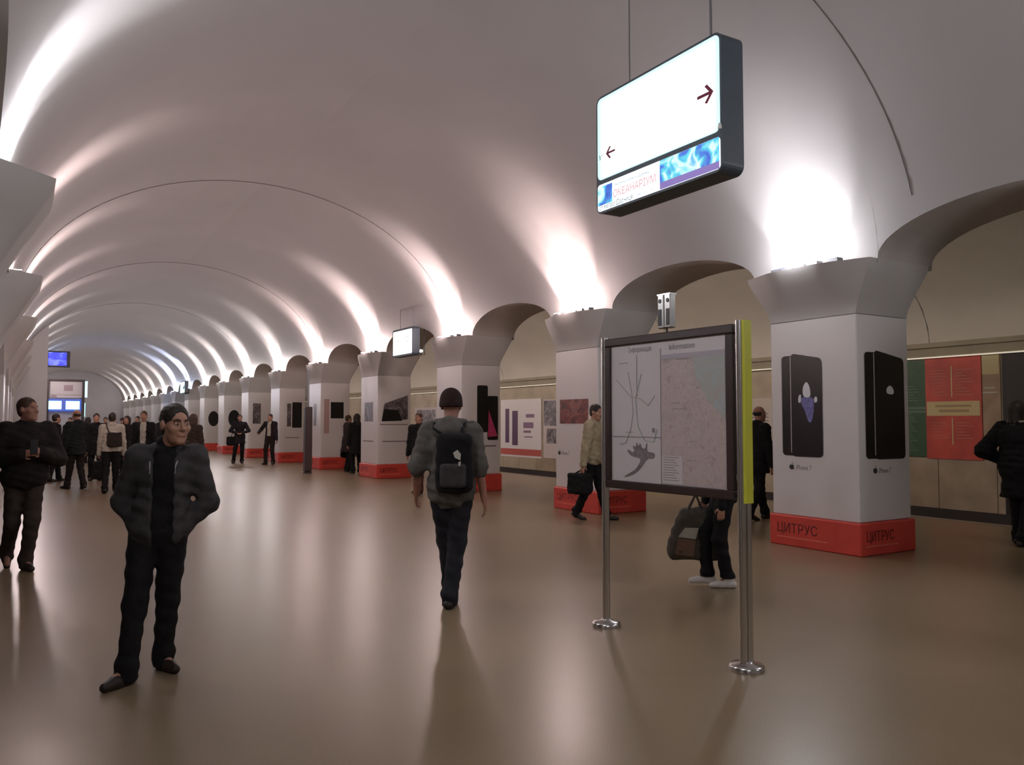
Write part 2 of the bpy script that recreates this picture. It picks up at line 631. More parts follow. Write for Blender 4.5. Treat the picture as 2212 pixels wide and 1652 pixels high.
def wrap(x, c, side, label, prints=None, group=None, detail=True):
    """white advertising cladding with a red foot"""
    t = thing('advert_cladding', label, 'advertisement', (x, c, 0), group)
    MB().box((0, 0, 1.645), (HXC, HYC, 1.253), bev=0.012).build('white_panel', M_WRAP, t)
    b = MB().box((0, 0, 0.195), (HXC + 0.035, HYC + 0.035, 0.195), bev=0.015)
    rb = b.build('red_base', M_RED, t)
    if detail:
        for fr, wd in faces(x, c, side, base=(x, c, 0), grow=0.035):
            fr.text('lettering', 'ЦИТРУС', wd * 0.09, 0.17, 0.17, M_REDD, rb, off=0.003, bold=0.045, sx=(0.78 if wd < 1.15 else 0.92))
            fr.rect('underline', wd * 0.09, 0.105, wd * 0.66, 0.12, M_REDL, rb, off=0.003, th=0.002)
    return t


def faces(x, c, side, base, grow=0.0):
    hx, hy = HXC + grow, HYC + grow
    if side > 0:
        f1 = Frame((x - hx, c + hy, 0), (0, -1, 0), (0, 0, 1), base)     # towards the hall
    else:
        f1 = Frame((x + hx, c - hy, 0), (0, 1, 0), (0, 0, 1), base)
    f2 = Frame((x - hx, c - hy, 0), (1, 0, 0), (0, 0, 1), base)          # towards the camera
    return [(f1, 2 * hy), (f2, 2 * hx)]


M_PHONE = mat('phone_black', (0.010, 0.009, 0.010), 0.3)
M_EDGE = mat('phone_edge', (0.55, 0.53, 0.52), 0.4)
M_FISHW = mat('fish_white', (0.85, 0.86, 0.92), 0.5)
M_FISHB = mat('fish_blue', (0.17, 0.17, 0.42), 0.5, noise=0.4, nscale=30)
M_PINKP = mat('pink_print', (0.62, 0.06, 0.17), 0.5, noise=0.2, nscale=20)
M_REDPIC = picture_mat('red_canyon_print', [(0.3, (0.03, 0.015, 0.02)), (0.5, (0.22, 0.05, 0.04)), (0.62, (0.35, 0.12, 0.09)), (0.75, (0.12, 0.06, 0.07))], 5)
M_GREYPIC = picture_mat('grey_product_print', [(0.35, (0.05, 0.04, 0.045)), (0.55, (0.2, 0.17, 0.18)), (0.7, (0.4, 0.36, 0.37))], 4)


def apple(fr, u, v, s, parent):
    """small fruit logo: body with a bite, and a leaf"""
    ol = []
    for i in range(28):
        a = 2 * PI * i / 28 + PI / 2
        r = s * (0.5 + 0.05 * math.cos(2 * a)) * (1 - 0.16 * math.exp(-((a - PI / 2) % (2 * PI)) ** 2 * 6) - 0.16 * math.exp(-((PI / 2 - a) % (2 * PI)) ** 2 * 6))
        p = [u + r * math.cos(a) * .92, v + r * math.sin(a)]
        d = math.hypot(p[0] - (u + .62 * s), p[1] - (v + .08 * s))
        if d < .24 * s:
            p[0] = u + .62 * s - math.sqrt(max(0, (.24 * s) ** 2 - (p[1] - v - .08 * s) ** 2))
        ol.append(tuple(p))
    b = MB()
    b.prism(ol, fr.O + fr.N * .004, fr.U, fr.V, fr.N, .003)
    b.prism([(u + .02 * s, v + .52 * s), (u + .16 * s, v + .58 * s), (u + .22 * s, v + .78 * s), (u + .06 * s, v + .72 * s)], fr.O + fr.N * .004, fr.U, fr.V, fr.N, .003)
    return b.build('fruit_logo', M_INK, parent)


def phone_pair(fr, wd, t, u0, u1, z0, z1, fish=True, pink=False, label7=True):
    us = u0 + (u1 - u0) * 0.24
    H = z1 - z0
    fr.rect('phone_edge', u0 - .012, z0 + .03, u0 + .05, z1 - .04, M_EDGE, t, .002, .002, .03)
    p1 = fr.rect('phone_print', u0, z0 + .01, u0 + (u1 - u0) * .6, z1 - .03, M_PHONE, t, .004, .002, .05)
    fr.rect('phone_rim', us - .014, z0 + .05, us + .03, z1 - .04, M_EDGE, p1, .006, .002, .01)
    ol = rrect(us, z0, u1, z1, .055)
    ol = [(a, b - (0.09 * ((a - us) / (u1 - us)) if b > (z0 + z1) / 2 else 0)) for a, b in ol]
    p2 = fr.plate('phone_print', ol, M_PHONE, t, .008, .002)
    um = (us + u1) / 2
    if fish:
        k = (u1 - us)
        zc = z0 + H * .60
        ol = [(um - .10 * k, zc - .04), (um + .14 * k, zc - .05), (um + .13 * k, zc + .07), (um + .03 * k, zc + .16), (um - .06 * k, zc + .13), (um - .12 * k, zc + .06)]
        if fish == 2:
            ol = [(a, zc + (b - zc) * .55 + .02) for a, b in ol]
        fr.plate('fish_body', ol, M_FISHW, p2, .010, .002, soft=2)
        if fish != 2:
            fr.plate('fish_tail', [(um + .06 * k, zc - .37), (um + .18 * k, zc - .35), (um + .26 * k, zc - .12), (um + .20 * k, zc - .04), (um - .12 * k, zc - .03), (um - .20 * k, zc - .10), (um - .04 * k, zc - .22)], M_FISHB, p2, .0095, .002, soft=2)
            fr.plate('fish_fin', [(um - .28 * k, zc - .10), (um - .18 * k, zc - .12), (um - .16 * k, zc + .0), (um - .24 * k, zc - .01)], M_FISHW, p2, .0105, .002, soft=2)
            fr.plate('fish_fin', [(um + .26 * k, zc - .12), (um + .36 * k, zc - .10), (um + .34 * k, zc - .03), (um + .24 * k, zc - .05)], M_FISHW, p2, .0105, .002, soft=2)
    if pink:
        fr.plate('pink_shape', [(us + .02, z0 + .06), (u1 - .02, z0 + .10), (us + (u1 - us) * .35, z0 + H * .66)], M_PINKP, p2, .010, .002)
    if label7:
        uu = u0 + (u1 - u0) * .22
        apple(fr, uu, z0 - .135, .075, t)
        fr.text('lettering', 'iPhone 7', uu + .065, z0 - .165, .085, M_GREY, t, .004, .006, sx=.8)


def laptop_print(fr, t, u0, u1, z0, z1, m=None, bars=True):
    fr.rect('picture', u0, z0, u1, z1, m or M_GREYPIC, t, .004, .003)
    if bars:
        fr.rects('caption', [(u0, z0 - .38, u1 - .1, z0 - .345)], M_GREY, t, .004, .003)


WORDN = ['first', 'second', 'third', 'fourth', 'fifth', 'sixth', 'seventh', 'eighth', 'ninth', 'tenth', 'eleventh', 'twelfth', 'thirteenth', 'fourteenth', 'fifteenth', 'sixteenth', 'seventeenth']
ORD = ['nearest right column', 'second right column', 'third right column', 'fourth right column', 'fifth right column', 'sixth right column', 'seventh right column', 'eighth right column']
for k in range(N0, NB):
    c = RC0 + BAY * k
    if k < 0:
        continue
    if k == 0:
        t = wrap(XR, c, 1, 'white cladding of nearest right column, two black phones printed on each side above red base', None)
    elif k == 1:
        t = wrap(XR, c, 1, 'white red-based cladding behind map board, small dark reddish picture on its side', None)
    elif k == 2:
        t = wrap(XR, c, 1, 'white cladding showing phones with pink screen, just behind the backpack walker', None)
    elif k == 3:
        t = wrap(XR, c, 1, 'white cladding with grey laptop picture, fourth column of the right row from the camera')
    elif k == 4:
        t = wrap(XR, c, 1, 'white red-based cladding of fifth column in right row, small dark pictures')
    elif k == 5:
        t = wrap(XR, c, 1, 'white red-based cladding with single dark phone, sixth column in right row')
    elif k == 6:
        t = wrap(XR, c, 1, 'white cladding behind man in dark suit jacket, seventh column in right row')
    elif k == 7:
        t = wrap(XR, c, 1, 'white cladding with dark round picture, eighth column in right row')
    else:
        t = wrap(XR, c, 1, 'white red-based column cladding, %s in the right row counted from the camera' % WORDN[k], group='claddings of far right columns', detail=False)
    (f1, w1), (f2, w2) = faces(XR, c, 1, (XR, c, 0))
    if k == 0:
        phone_pair(f1, w1, t, .14 * w1, .62 * w1, 1.15, 2.48, fish=True)
        phone_pair(f2, w2, t, .14 * w2, .90 * w2, 1.14, 2.47, fish=2)
    elif k == 1:
        laptop_print(f1, t, .14, 1.02, 1.56, 2.0, M_REDPIC, bars=False)
        apple(f1, .12, 1.02, .08, t)
        f1.text('lettering', 'iPhone 7', .19, .99, .09, M_GREY, t, .004, .006, sx=.8)
        phone_pair(f2, w2, t, .2, .85, 1.2, 2.4, fish=2)
    elif k == 2:
        f2.rect('phone_print', .40, 1.35, .68, 2.43, M_PHONE, t, .003, .003, .04)
        p = f2.rect('phone_print', .67, 1.17, .95, 2.19, M_PHONE, t, .006, .003, .04)
        f2.plate('pink_shape', [(.685, 1.24), (.935, 1.26), (.70, 1.86)], M_PINKP, p, .009, .003)
        f2.rects('caption', [(.5, 1.02, .9, 1.05)], M_GREY, t)
    elif k == 3:
        f1.rect('picture', .3, 1.6, .95, 2.15, M_GREYPIC, t)
        f2.plate('laptop_print', [(.12, 1.60), (.92, 1.66), (.92, 2.35), (.2, 2.1)], M_GREYPIC, t)
        f2.plate('laptop_lid', [(.12, 1.60), (.75, 1.62), (.62, 1.92), (.2, 1.95)], M_PHONE, t, .007)
        f2.rects('caption', [(.08, 1.5, .92, 1.525), (.15, 1.02, .9, 1.05)], M_GREY, t)
        f1.rects('caption', [(.2, 1.02, 1.0, 1.05)], M_GREY, t)
    elif k == 4:
        f1.rect('phone_print', .55, 1.45, .85, 2.2, M_GREYPIC, t)
        f2.rect('phone_print', .35, 1.7, .80, 2.25, M_PHONE, t)
        f2.rect('picture', .12, 1.2, .3, 2.35, mat('rose_print', (.55, .36, .34), .5), t)
    elif k == 5:
        f2.rect('phone_print', .50, 1.35, .88, 2.35, M_PHONE, t, r=.04)
        f2.rect('phone_print', .30, 1.4, .46, 2.3, M_GREYPIC, t)
        f2.rects('caption', [(.25, .95, .8, .98)], M_GREY, t)
    elif k == 6:
        f2.rect('picture', .2, 1.5, .55, 2.4, M_GREYPIC, t)
    elif k in (7, 8):
        ol = [(.5 + .28 * math.cos(a * PI / 10), 1.75 + .42 * math.sin(a * PI / 10)) for a in range(20)]
        f2.plate('picture', ol, M_PHONE, t)
# ------------------------------------------------------------------ floodlights on the ledges
M_LENS = mat('flood_lens', (1, 1, 1), 0.4, emit=(1, 0.93, 0.92), estr=14)
M_HOUS = mat('flood_housing', (0.10, 0.10, 0.11), 0.5)
fb = MB().box((0, 0, 0.035), (0.055, 0.085, 0.035), bev=0.008)
flood_proto = None


def floodlight(x, y, side, label, group):
    global flood_proto
    r = thing('floodlight', label, 'lamp', (x, y, CAPZ), group)
    if flood_proto is None:
        h_ = fb.build('housing', M_HOUS, r)
        l_ = MB().box((0, 0, 0.074), (0.045, 0.075, 0.004)).build('lens', M_LENS, r)
        y_ = MB().box((0.0, 0.092, 0.03), (0.012, 0.006, 0.03)).build('bracket', M_HOUS, r)
        flood_proto = (h_, l_, y_)
    else:
        for o in flood_proto:
            c = o.copy()
            COL.objects.link(c)
            c.parent = r
    return r


for side, c0, sname in ((1, RC0, 'right'), (-1, LC0, 'left')):
    for k in range(N0, NB):
        c = c0 + BAY * k
        n = 3 if side < 0 else 5 if (0 <= k < 3) else 4 if (0 <= k < 5) else (3 if k < 9 else 2)
        ys = [(-0.46 + 0.92 * i / (n - 1)) if side > 0 else (-0.25 + 0.75 * i / (n - 1)) for i in range(n)]
        for i, dy in enumerate(ys):
            jit = 0.06 * math.sin(i * 7.3 + k * 3.1)
            x = HX + side * (HA - (0.14 if side > 0 else 0.09) - 0.02 * (i % 2))
            if k >= 0:
                floodlight(x, c + dy + jit + CSH, side, '%s floodlight from the far side on top of the %s column of the %s row' % (WORDN[n - 1 - i], WORDN[k], sname), 'floodlights on %s column, %s row' % (WORDN[k], sname))
            L = bpy.data.lights.new('flood_spot', 'SPOT')
            L.energy = LAMP_W * 4 / n * (0.55 + 0.9 * random.random())
            if k == 0:
                L.energy *= 0.35 if side > 0 else 0.7
            L.color = LAMP_COL[k - N0 - 1] if k - N0 >= 1 else COOL
            L.spot_size = math.radians(58)
            L.spot_blend = 0.8
            if L.color[2] > .99 and L.color[0] < .8:
                L.energy *= 4.0
            L.shadow_soft_size = 0.03
            lo = bpy.data.objects.new('flood_spot', L)
            lo.location = (x, c + dy + jit + CSH, CAPZ + 0.10)
            if i == 0:
                Lp = bpy.data.lights.new('flood_glow', 'POINT')
                Lp.energy = LAMP_P
                Lp.color = L.color
                if L.color[0] < .8:
                    Lp.energy *= 1.8
                Lp.shadow_soft_size = 0.12
                lp = bpy.data.objects.new('flood_glow', Lp)
                lp.location = (HX + side * (HA - 0.34), c + CSH, CAPZ + 0.24)
                COL.objects.link(lp)
            d = Vector((-side * (0.10 + .16 * (i % 2)), 0.10 * math.sin(i * 5 + k), 1.0))
            lo.rotation_euler = d.to_track_quat('-Z', 'Y').to_euler()
            COL.objects.link(lo)

# lamps of the side platform (out of view above the outer arcade)
for k in range(-1, 9):
    L = bpy.data.lights.new('platform_lamp', 'AREA')
    L.shape = 'RECTANGLE'; L.size = 0.2; L.size_y = 1.6
    L.energy = 85 if k > 0 else 32
    L.color = (1.0, 0.86, 0.76) if k > 0 else (1.0, 0.93, 0.76)
    lo = bpy.data.objects.new('platform_lamp', L)
    lo.location = (10.6, RC0 + BAY * (k + .5), 4.55)
    lo.rotation_euler = Vector((0.8, 0, -0.25)).to_track_quat('-Z', 'Y').to_euler()
    COL.objects.link(lo)

# ------------------------------------------------------------------ hanging signs
def lightbox(name, label, x, y0, y1, z0, z1, dep, loc_group=None, full=False, dim=1.0, ncord=2, cord_to=None):
    """light box facing the left of the hall (-X); y1 is the far end (viewer's left)"""
    cy_, cz_ = (y0 + y1) / 2, (z0 + z1) / 2
    t = thing(name, label, 'sign', (x, cy_, cz_), loc_group)
    wd, h = y1 - y0, z1 - z0
    fr = Frame((x, y1, z0), (0, -1, 0), (0, 0, 1), (x, cy_, cz_))
    MH = mat('sign_housing', (0.055, 0.075, 0.095), 0.45)
    MB().prism(rrect(0, 0, wd, h, .07, 6), fr.O + fr.N * 0, fr.U, fr.V, fr.N, dep).build('housing', MH, t)
    b = MB()
    for yy in ((.22, .86) if ncord == 2 else (.5,)):
        p = fr.O + fr.U * (wd * yy) + fr.V * h - fr.N * dep * .5
        top = cord_to(cy_ + p.y) - cz_ if cord_to else h / 2 + .3
        b = MB()
        b.tube([p, (p.x, p.y, top)], 0.006 if yy < .5 else .010, 8)
        b.lathe((p.x, p.y, p.z - .005), [(.03, 0), (.03, .02), (.012, .03)], 12)
        b.build('suspension_rod', mat('rod_grey', (.25, .25, .27), .4, metal=.6), t)
    return t, fr, wd, h


vz = lambda y: HZ + HB * math.sqrt(1 - ((4.33 - HX) / HA) ** 2)
t, fr, wd, h = lightbox('hanging_sign', 'large lit hanging direction sign with red arrows and blue aquarium advert below', 4.22, 4.095, 5.575, 3.385, 4.41, 0.215, full=True, cord_to=vz)
M_LIT = mat('lit_white', (0.9, 0.95, 0.95), 0.3, emit=(0.90, 0.99, 1.0), estr=1.6)
M_LITE = mat('lit_edge', (0.6, 0.8, 0.8), 0.3, emit=(0.55, 0.82, 0.82), estr=0.9)
M_LITAD = mat('lit_advert_white', (0.9, 0.95, 0.98), 0.3, emit=(0.88, 0.97, 1.0), estr=1.15)
M_SEA = picture_mat('underwater_print', [(0.28, (0.02, 0.04, 0.30)), (0.42, (0.06, 0.16, 0.62)), (0.52, (0.10, 0.62, 0.75)), (0.60, (0.75, 0.98, 0.98)), (0.72, (0.12, 0.45, 0.75))], 5.0, 1.0, emit=0.75)
ds = 0.262
e = fr.rect('lit_panel', .02, ds + .03, wd - .02, h - .02, M_LITE, t, .003, .003, .05)
fr.rect('lit_face', .07, ds + .045, wd - .06, h - .05, M_LIT, e, .006, .003, .03)
ad = fr.rect('advert_panel', .02, .02, wd - .02, ds - .01, M_LITAD, t, .003, .003, .03)
fr.rect('sea_picture', .022, .07, .22, ds - .03, M_SEA, ad, .006, .003)
fr.rect('sea_picture', .82, .075, wd - .03, ds - .012, M_SEA, ad, .006, .003)
fr.rect('purple_band', .82, .022, wd - .03, .075, mat('purple_print', (.25, .18, .5), .4, emit=(.30, .22, .6), estr=.45), ad, .006, .003)
M_TXT = mat('sign_ink', (.03, .05, .10), .5)
M_ARW = mat('arrow_red', (.20, .015, .05), .5)
M_FAINT = mat('faint_sign_ink', (.30, .36, .38), .5, emit=(.68, .74, .74), estr=.9)
M_OKE = mat('advert_red', (.7, .25, .3), .5, emit=(.75, .3, .36), estr=.5)
fr.text('lettering', 'ст.метро Дарниця', .045, .028, .062, M_TXT, ad, .008, .035, sx=.82)
fr.text('lettering', 'www.oceanarium.kiev.ua', .55, .036, .034, mat('web_ink', (.25, .2, .45), .5), ad, .009, .008, sx=.62)
fr.text('lettering', 'ОКЕАНАРІУМ', .235, .098, .088, M_OKE, ad, .008, .012, sx=.92)
fr.text('lettering', 'Великий океан у Дарниці', .26, .19, .036, M_TXT, ad, .008, .004, sx=1.0)


def arrow(u, v, s, d):
    ol = [(0, -.012), (.12, -.012), (.075, -.062), (.10, -.072), (.165, 0), (.10, .072), (.075, .062), (.12, .012), (0, .012)]
    ol = [(u + d * a * s, v + b * s) for a, b in ol]
    fr.plate('arrow', ol if d > 0 else ol[::-1], M_ARW, e, .008, .002)


arrow(wd - .24, .60, 1.0, 1)
arrow(.265, .50, .75, -1)
fr.text('lettering', 'М', .045, .465, .06, M_TXT, e, .008, .01)
for s_, u_, v_, z_ in (('сті,', wd - .13, .83, .075), ('вул. Хрещатик', .88, .80, .05), ('площа', wd - .40, .72, .055), ('вихід', wd - .34, .66, .05), ('до', wd - .22, .49, .06),
                       ('майдан', .30, .80, .055), ('Незалежності', .22, .70, .075)):
    fr.text('lettering', s_, u_, v_, z_, M_FAINT, e, .008, .0, sx=.9)
MB().lathe(fr.O + fr.U * (wd - .012) + fr.V * (ds + .05) + fr.N * .012, [(.014, -.012), (.016, 0), (.010, .03)], 10).build('catch', mat('catch_white', (.9, .9, .9), .3), t)


def arch_z(y, c0=RC0):
    k = math.floor((y - c0 - CSH) / BAY)
    mid, hw = c0 + CSH + BAY * (k + .5), BAY / 2 - .95
    q = min(1, abs(y - mid) / hw)
    return CAPZ + .5 * math.sqrt(1 - q * q)


def simple_sign(name, label, y0, y1, z0, z1, x=8.35):
    t, fr, wd, h = lightbox(name, label, x, y0, y1, z0, z1, .2, cord_to=lambda y: HZ + HB * math.sqrt(max(0, 1 - ((8.45 - HX) / HA) ** 2)))
    e = fr.rect('lit_panel', .05, .05, wd - .04, h - .05, M_LIT, t, .004, .003, .03)
    return t, fr, wd, h, e


t, fr, wd, h, e = simple_sign('hanging_sign', 'small glaring white light box sign hung under an arch near the fourth right column', 18.70, 20.0, 3.28, 4.0)
fr.rects('lettering', [(.15, .4, .5, .43), (.2, .3, .45, .325), (.75, .46, 1.1, .49), (.85, .36, 1.1, .385)], M_FAINT, e, .007)
t, fr, wd, h, e = simple_sign('hanging_sign', 'tiny pale blue lit sign hanging far along the right row of arches', 51.4, 53.0, 3.28, 4.02, 8.2)
e.data.materials[0] = mat('lit_cyan', (.6, .9, .9), .3, emit=(.55, .93, 1.0), estr=1.5)
fr.plate('dark_wedge', [(.9, .25), (1.55, .28), (1.55, .5), (1.3, .45)], mat('sign_blue', (.03, .1, .3), .5), e, .008)

# small bright spotlight at the arch beside the small sign
pc = on_x(909, 758, 8.75)
t = thing('spotlight', 'tiny bright spotlight on a bracket beside the small hanging sign', 'lamp', pc)
MB().lathe((0, 0, -.035), [(.01, 0), (.045, .012), (.05, .05), (.03, .07)], 14).build('bulb', mat('spot_bulb', (1, 1, 1), .3, emit=(1, .93, .93), estr=6), t)
MB().tube([(0, 0, -.03), (0.02, 0, -.10), (.10, 0, -.10), (.10, 0, arch_z(pc.y) - pc.z)], .012, 8).build('bracket', M_HOUS, t)

# ------------------------------------------------------------------ map board on two posts
P0 = on_floor(1310, 1352)     # far post (viewer's left)
P1 = on_floor(1613, 1447)
ax = (P1 - P0); wd = ax.length; ax.normalize()
base = (P0 + P1) / 2
t = thing('information_board', 'framed city and metro map board on two steel posts with yellow edge strip', 'sign', base)
fr = Frame((P0.x, P0.y, 0), ax, (0, 0, 1), base)
nb = fr.N
M_FRAME = mat('board_frame', (0.035, 0.018, 0.016), 0.4)
M_PAPER = mat('map_paper', (0.66, 0.60, 0.61), 0.25, noise=0.02, nscale=3)
for uu, nm in ((0.0, 0), (wd, 1)):
    p = fr.O + fr.U * uu
    for dn in (-.028, .028) if nm else (0,):
        MB().tube([p + nb * dn + Vector((0, 0, .02)), p + nb * dn + Vector((0, 0, 2.262))], 0.03 if nm == 0 else .026, 16).build('post', M_CHROME, t)
    MB().lathe((p.x, p.y, 0), [(.112, 0), (.112, .028), (.10, .042), (.045, .05), (.04, .06)], 28).build('foot_plate', M_CHROME, t)
zb, zt = 1.085, 2.245
f0, f1_ = .035, wd - .055
b = MB()
fw = .062
for u0, v0, u1, v1 in ((f0, zb, f1_, zb + fw), (f0, zt - fw, f1_, zt), (f0, zb + fw, f0 + fw, zt - fw), (f1_ - fw, zb + fw, f1_, zt - fw)):
    c = fr.O + fr.U * ((u0 + u1) / 2) + fr.V * ((v0 + v1) / 2)
    R = Matrix((fr.U, fr.V, fr.N)).transposed()
    MB().box(c, ((u1 - u0) / 2, (v1 - v0) / 2, .04), R, bev=.008).build('frame_bar', M_FRAME, t)
pan = fr.rect('map_panel', f0 + .03, zb + .03, f1_ - .03, zt - .03, M_PAPER, t, .018, .036)
# clamps
for uu in (0.0, wd):
    for zz in (zb + .15, zt - .15):
        MB().box(fr.O + fr.U * (uu + (.03 if uu == 0 else -.04)) + fr.V * zz, (.03, .02, .02), R).build('clamp', M_CHROME, t)
# yellow strip on the near post
MB().prism([(wd + .012, 1.07), (wd + .045, 1.07), (wd + .045, 2.262), (wd + .012, 2.262)], fr.O + nb * .035, fr.U, fr.V, nb, .07).build('yellow_strip', mat('fluorescent_yellow', (.60, .61, .05), .45), t)
# print on the map panel (offsets keep the layers apart)
iu0, iu1, iv0, iv1 = f0 + fw, f1_ - fw, zb + fw, zt - fw
W, H = iu1 - iu0, iv1 - iv0
um = iu0 + W * .47
M_CITY = picture_mat('city_map_print', [(0.30, (.42, .33, .32)), (0.42, (.50, .41, .39)), (0.52, (.55, .46, .43)), (0.60, (.47, .38, .38)), (0.72, (.54, .46, .37))], 16, .8, rough=.3, detail=12)
M_RIVER = picture_mat('river_map_print', [(0.30, (.44, .40, .38)), (0.48, (.42, .43, .40)), (0.60, (.42, .45, .46)), (0.75, (.48, .45, .43))], 9, 1.0, rough=.25, detail=10)
cm = fr.rect('city_map', um, iv0 + .005, iu1 - .01, iv1 - .10, M_CITY, pan, .0205, .002)
rv = [(um + W * .26, iv1 - .13), (iu1 - .012, iv1 - .13), (iu1 - .012, iv0 + H * .45), (um + W * .40, iv0 + H * .56), (um + W * .30, iv0 + H * .72)]
fr.plate('river_area', rv[::-1], M_RIVER, pan, .022, .001)
fr.rect('header_band', um, iv1 - .135, iu1 - .012, iv1 - .10, mat('band_lilac', (.40, .36, .40), .4), pan, .0225, .001)
fr.rect('map_key', um + .005, iv0 + .006, um + W * .18, iv0 + H * .20, mat('key_paper', (.62, .55, .55), .4), pan, .0225, .001)
fr.rects('key_lines', [(um + .02, iv0 + H * .03 + i * .018, um + W * .15 - .02 * (i % 3), iv0 + H * .03 + i * .018 + .004) for i in range(10)], M_GREY, pan, .0235, .001)
fr.text('lettering', 'Information', um + W * .07, iv1 - .068, .062, M_GREY, pan, .021, .010, sx=.85)
fr.text('lettering', 'Інформація', iu0 + W * .17, iv1 - .060, .055, M_GREY, pan, .021, .010, sx=.80)
M_MLINE = mat('map_line', (.42, .37, .38), .5)
M_MRED = mat('map_line_red', (.48, .32, .33), .5)
M_MGRN = mat('map_line_green', (.34, .40, .36), .5)
X = lambda a: iu0 + W * .47 * a
Z = lambda b: iv0 + H * b
fr.strip('map_line', [[(X(.53), Z(.92)), (X(.53), Z(.62))]], .0035, M_GREY, pan, .021)
fr.strip('map_line', [[(X(.10), Z(.75)), (X(.40), Z(.62)), (X(.60), Z(.60)), (X(.75), Z(.55)), (X(.88), Z(.62))]], .006, M_MRED, pan, .0213)
fr.strip('map_line', [[(X(.35), Z(.80)), (X(.42), Z(.66)), (X(.45), Z(.50)), (X(.40), Z(.38)), (X(.30), Z(.28)), (X(.18), Z(.27))]], .006, M_MLINE, pan, .0216)
fr.strip('map_line', [[(X(.62), Z(.78)), (X(.50), Z(.60)), (X(.55), Z(.40)), (X(.68), Z(.30)), (X(.85), Z(.29)), (X(.92), Z(.38))]], .006, M_MGRN, pan, .0219)
fr.strip('divider', [[(X(.02), Z(.20 + .125)), (um, Z(.20 + .125))], [(um - .003, Z(0)), (um - .003, Z(.95))]], .004, M_GREY, pan, .0222)
M_CAPT = mat('map_caption', (.33, .28, .28), .6)
for cu_, cv_, cw_ in ((X(.18), Z(.865), .10), (X(.30), Z(.355), .09), (um + W * .14, Z(.86), .13), (um + W * .10, Z(.52), .15), (um + W * .09, Z(.56), .09), (um + W * .24, Z(.30), .09), (um + W * .22, Z(.17), .08), (um + W * .30, Z(.66), .06)):
    n_ = max(3, int(cw_ / .016))
    for q_ in range(n_):
        fr.rect('caption', cu_ + q_ * .016, cv_, cu_ + q_ * .016 + .011 - .004 * (q_ % 2), cv_ + .007, M_CAPT, pan, .0225, .0008)
fr.rect('map_key', X(.83), Z(.36), X(.87), Z(.39), M_GREY, pan, .0225, .001)
sch = [(.30, .02), (.50, .05), (.64, .11), (.72, .165), (.86, .16), (.88, .205), (.74, .21), (.72, .225), (.735, .27), (.71, .27), (.69, .23), (.62, .235), (.60, .27), (.575, .265), (.565, .24), (.53, .275), (.51, .27), (.51, .24), (.46, .255), (.44, .24), (.48, .215), (.44, .20), (.34, .225), (.33, .21), (.42, .17), (.58, .165), (.60, .14), (.50, .08), (.35, .045), (.25, .02)]
fr.plate('station_scheme', [(X(a), Z(b + .01)) for a, b in sch], mat('scheme_grey', (.20, .165, .17), .5, noise=.3, nscale=40), pan, .0215, .001, soft=2)
# steel loudspeaker pair on top
q = fr.O + fr.U * (wd * .50) + fr.V * zt
sp = thing('loudspeaker', 'steel twin loudspeaker unit standing on a stem on top of the map board', 'speaker', base + q)
MB().tube([(0, 0, .001), (0, 0, .03)], .008, 8).build('stem', M_FRAME, sp)
for s in (-1, 1):
    c = fr.U * (.033 * s) + Vector((0, 0, .155))
    body = MB().box(c, (.031, .125, .03), R, bev=.007).build('cabinet', M_CHROME, sp)
    MB().box(c + nb * .031 + Vector((0, 0, -.045)) + fr.U * (.008 * s), (.016, .06, .003), R).build('grille', M_BLACK, body)
    ol = [(.013 * math.cos(i * PI / 8), .016 * math.sin(i * PI / 8)) for i in range(16)]
    MB().prism(ol, c + nb * .034 + Vector((0, 0, .075)) + fr.U * (.006 * s), fr.U, fr.V, nb, .006).build('horn', M_BLACK, body)
    MB().box(c + Vector((0, 0, .122)), (.033, .006, .033), R).build('end_cap', M_CHROME, body)

# ------------------------------------------------------------------ posters on the track wall
def poster(label, px0, px1, pyt, pyb, m, cat='poster', group=None):
    pa, pb = on_x(px0, (pyt + pyb) / 2, WALLX - .03), on_x(px1, (pyt + pyb) / 2, WALLX - .03)
    pm = (px0 + px1) / 2
    zt_, zb_ = on_x(pm, pyt, WALLX - .03).z, on_x(pm, pyb, WALLX - .03).z
    base = Vector((WALLX - .03, (pa.y + pb.y) / 2, (zt_ + zb_) / 2))
    t = thing('wall_poster', label, cat, base, group)
    fr = Frame((WALLX - .03, pa.y, zb_), (0, -1, 0), (0, 0, 1), base)
    w_, h_ = pa.y - pb.y, zt_ - zb_
    fr.rect('sheet', 0, 0, w_, h_, m, t, .0, .025)
    return t, fr, w_, h_


M_GRN = mat('poster_green', (.030, .085, .035), .5, noise=.2, nscale=3)
M_PRED = mat('poster_red', (.50, .060, .040), .5, noise=.25, nscale=2)
M_PYEL = mat('poster_straw', (.58, .45, .22), .5)
M_PLINE = mat('poster_pale_line', (.45, .46, .38), .6)
M_PTXT = mat('poster_faint_line', (.50, .20, .12), .6)
t, fr, w_, h_ = poster('dark green poster with rows of pale lines on the wall beyond the platform', 1925, 2000, 780, 985, M_GRN)
fr.rects('text_lines', [(.25 * w_, h_ * (.06 + .025 * i), w_ * (.75 - .05 * (i % 4)), h_ * (.06 + .025 * i) + .012) for i in range(16)] + [(.3 * w_, h_ * (.58 + .03 * i), w_ * (.8 - .06 * (i % 3)), h_ * (.58 + .03 * i) + .012) for i in range(6)] + [(.12 * w_, h_ * .05, .17 * w_, h_ * .42), (.14 * w_, h_ * .56, .19 * w_, h_ * .72)], mat('green_line', (.16, .24, .15), .6), t, .003)
fr.rects('stripe', [(0, h_ * .455, w_, h_ * .475), (0, h_ * .49, w_, h_ * .515)], mat('stripe_grey', (.12, .17, .13), .6), t, .003)
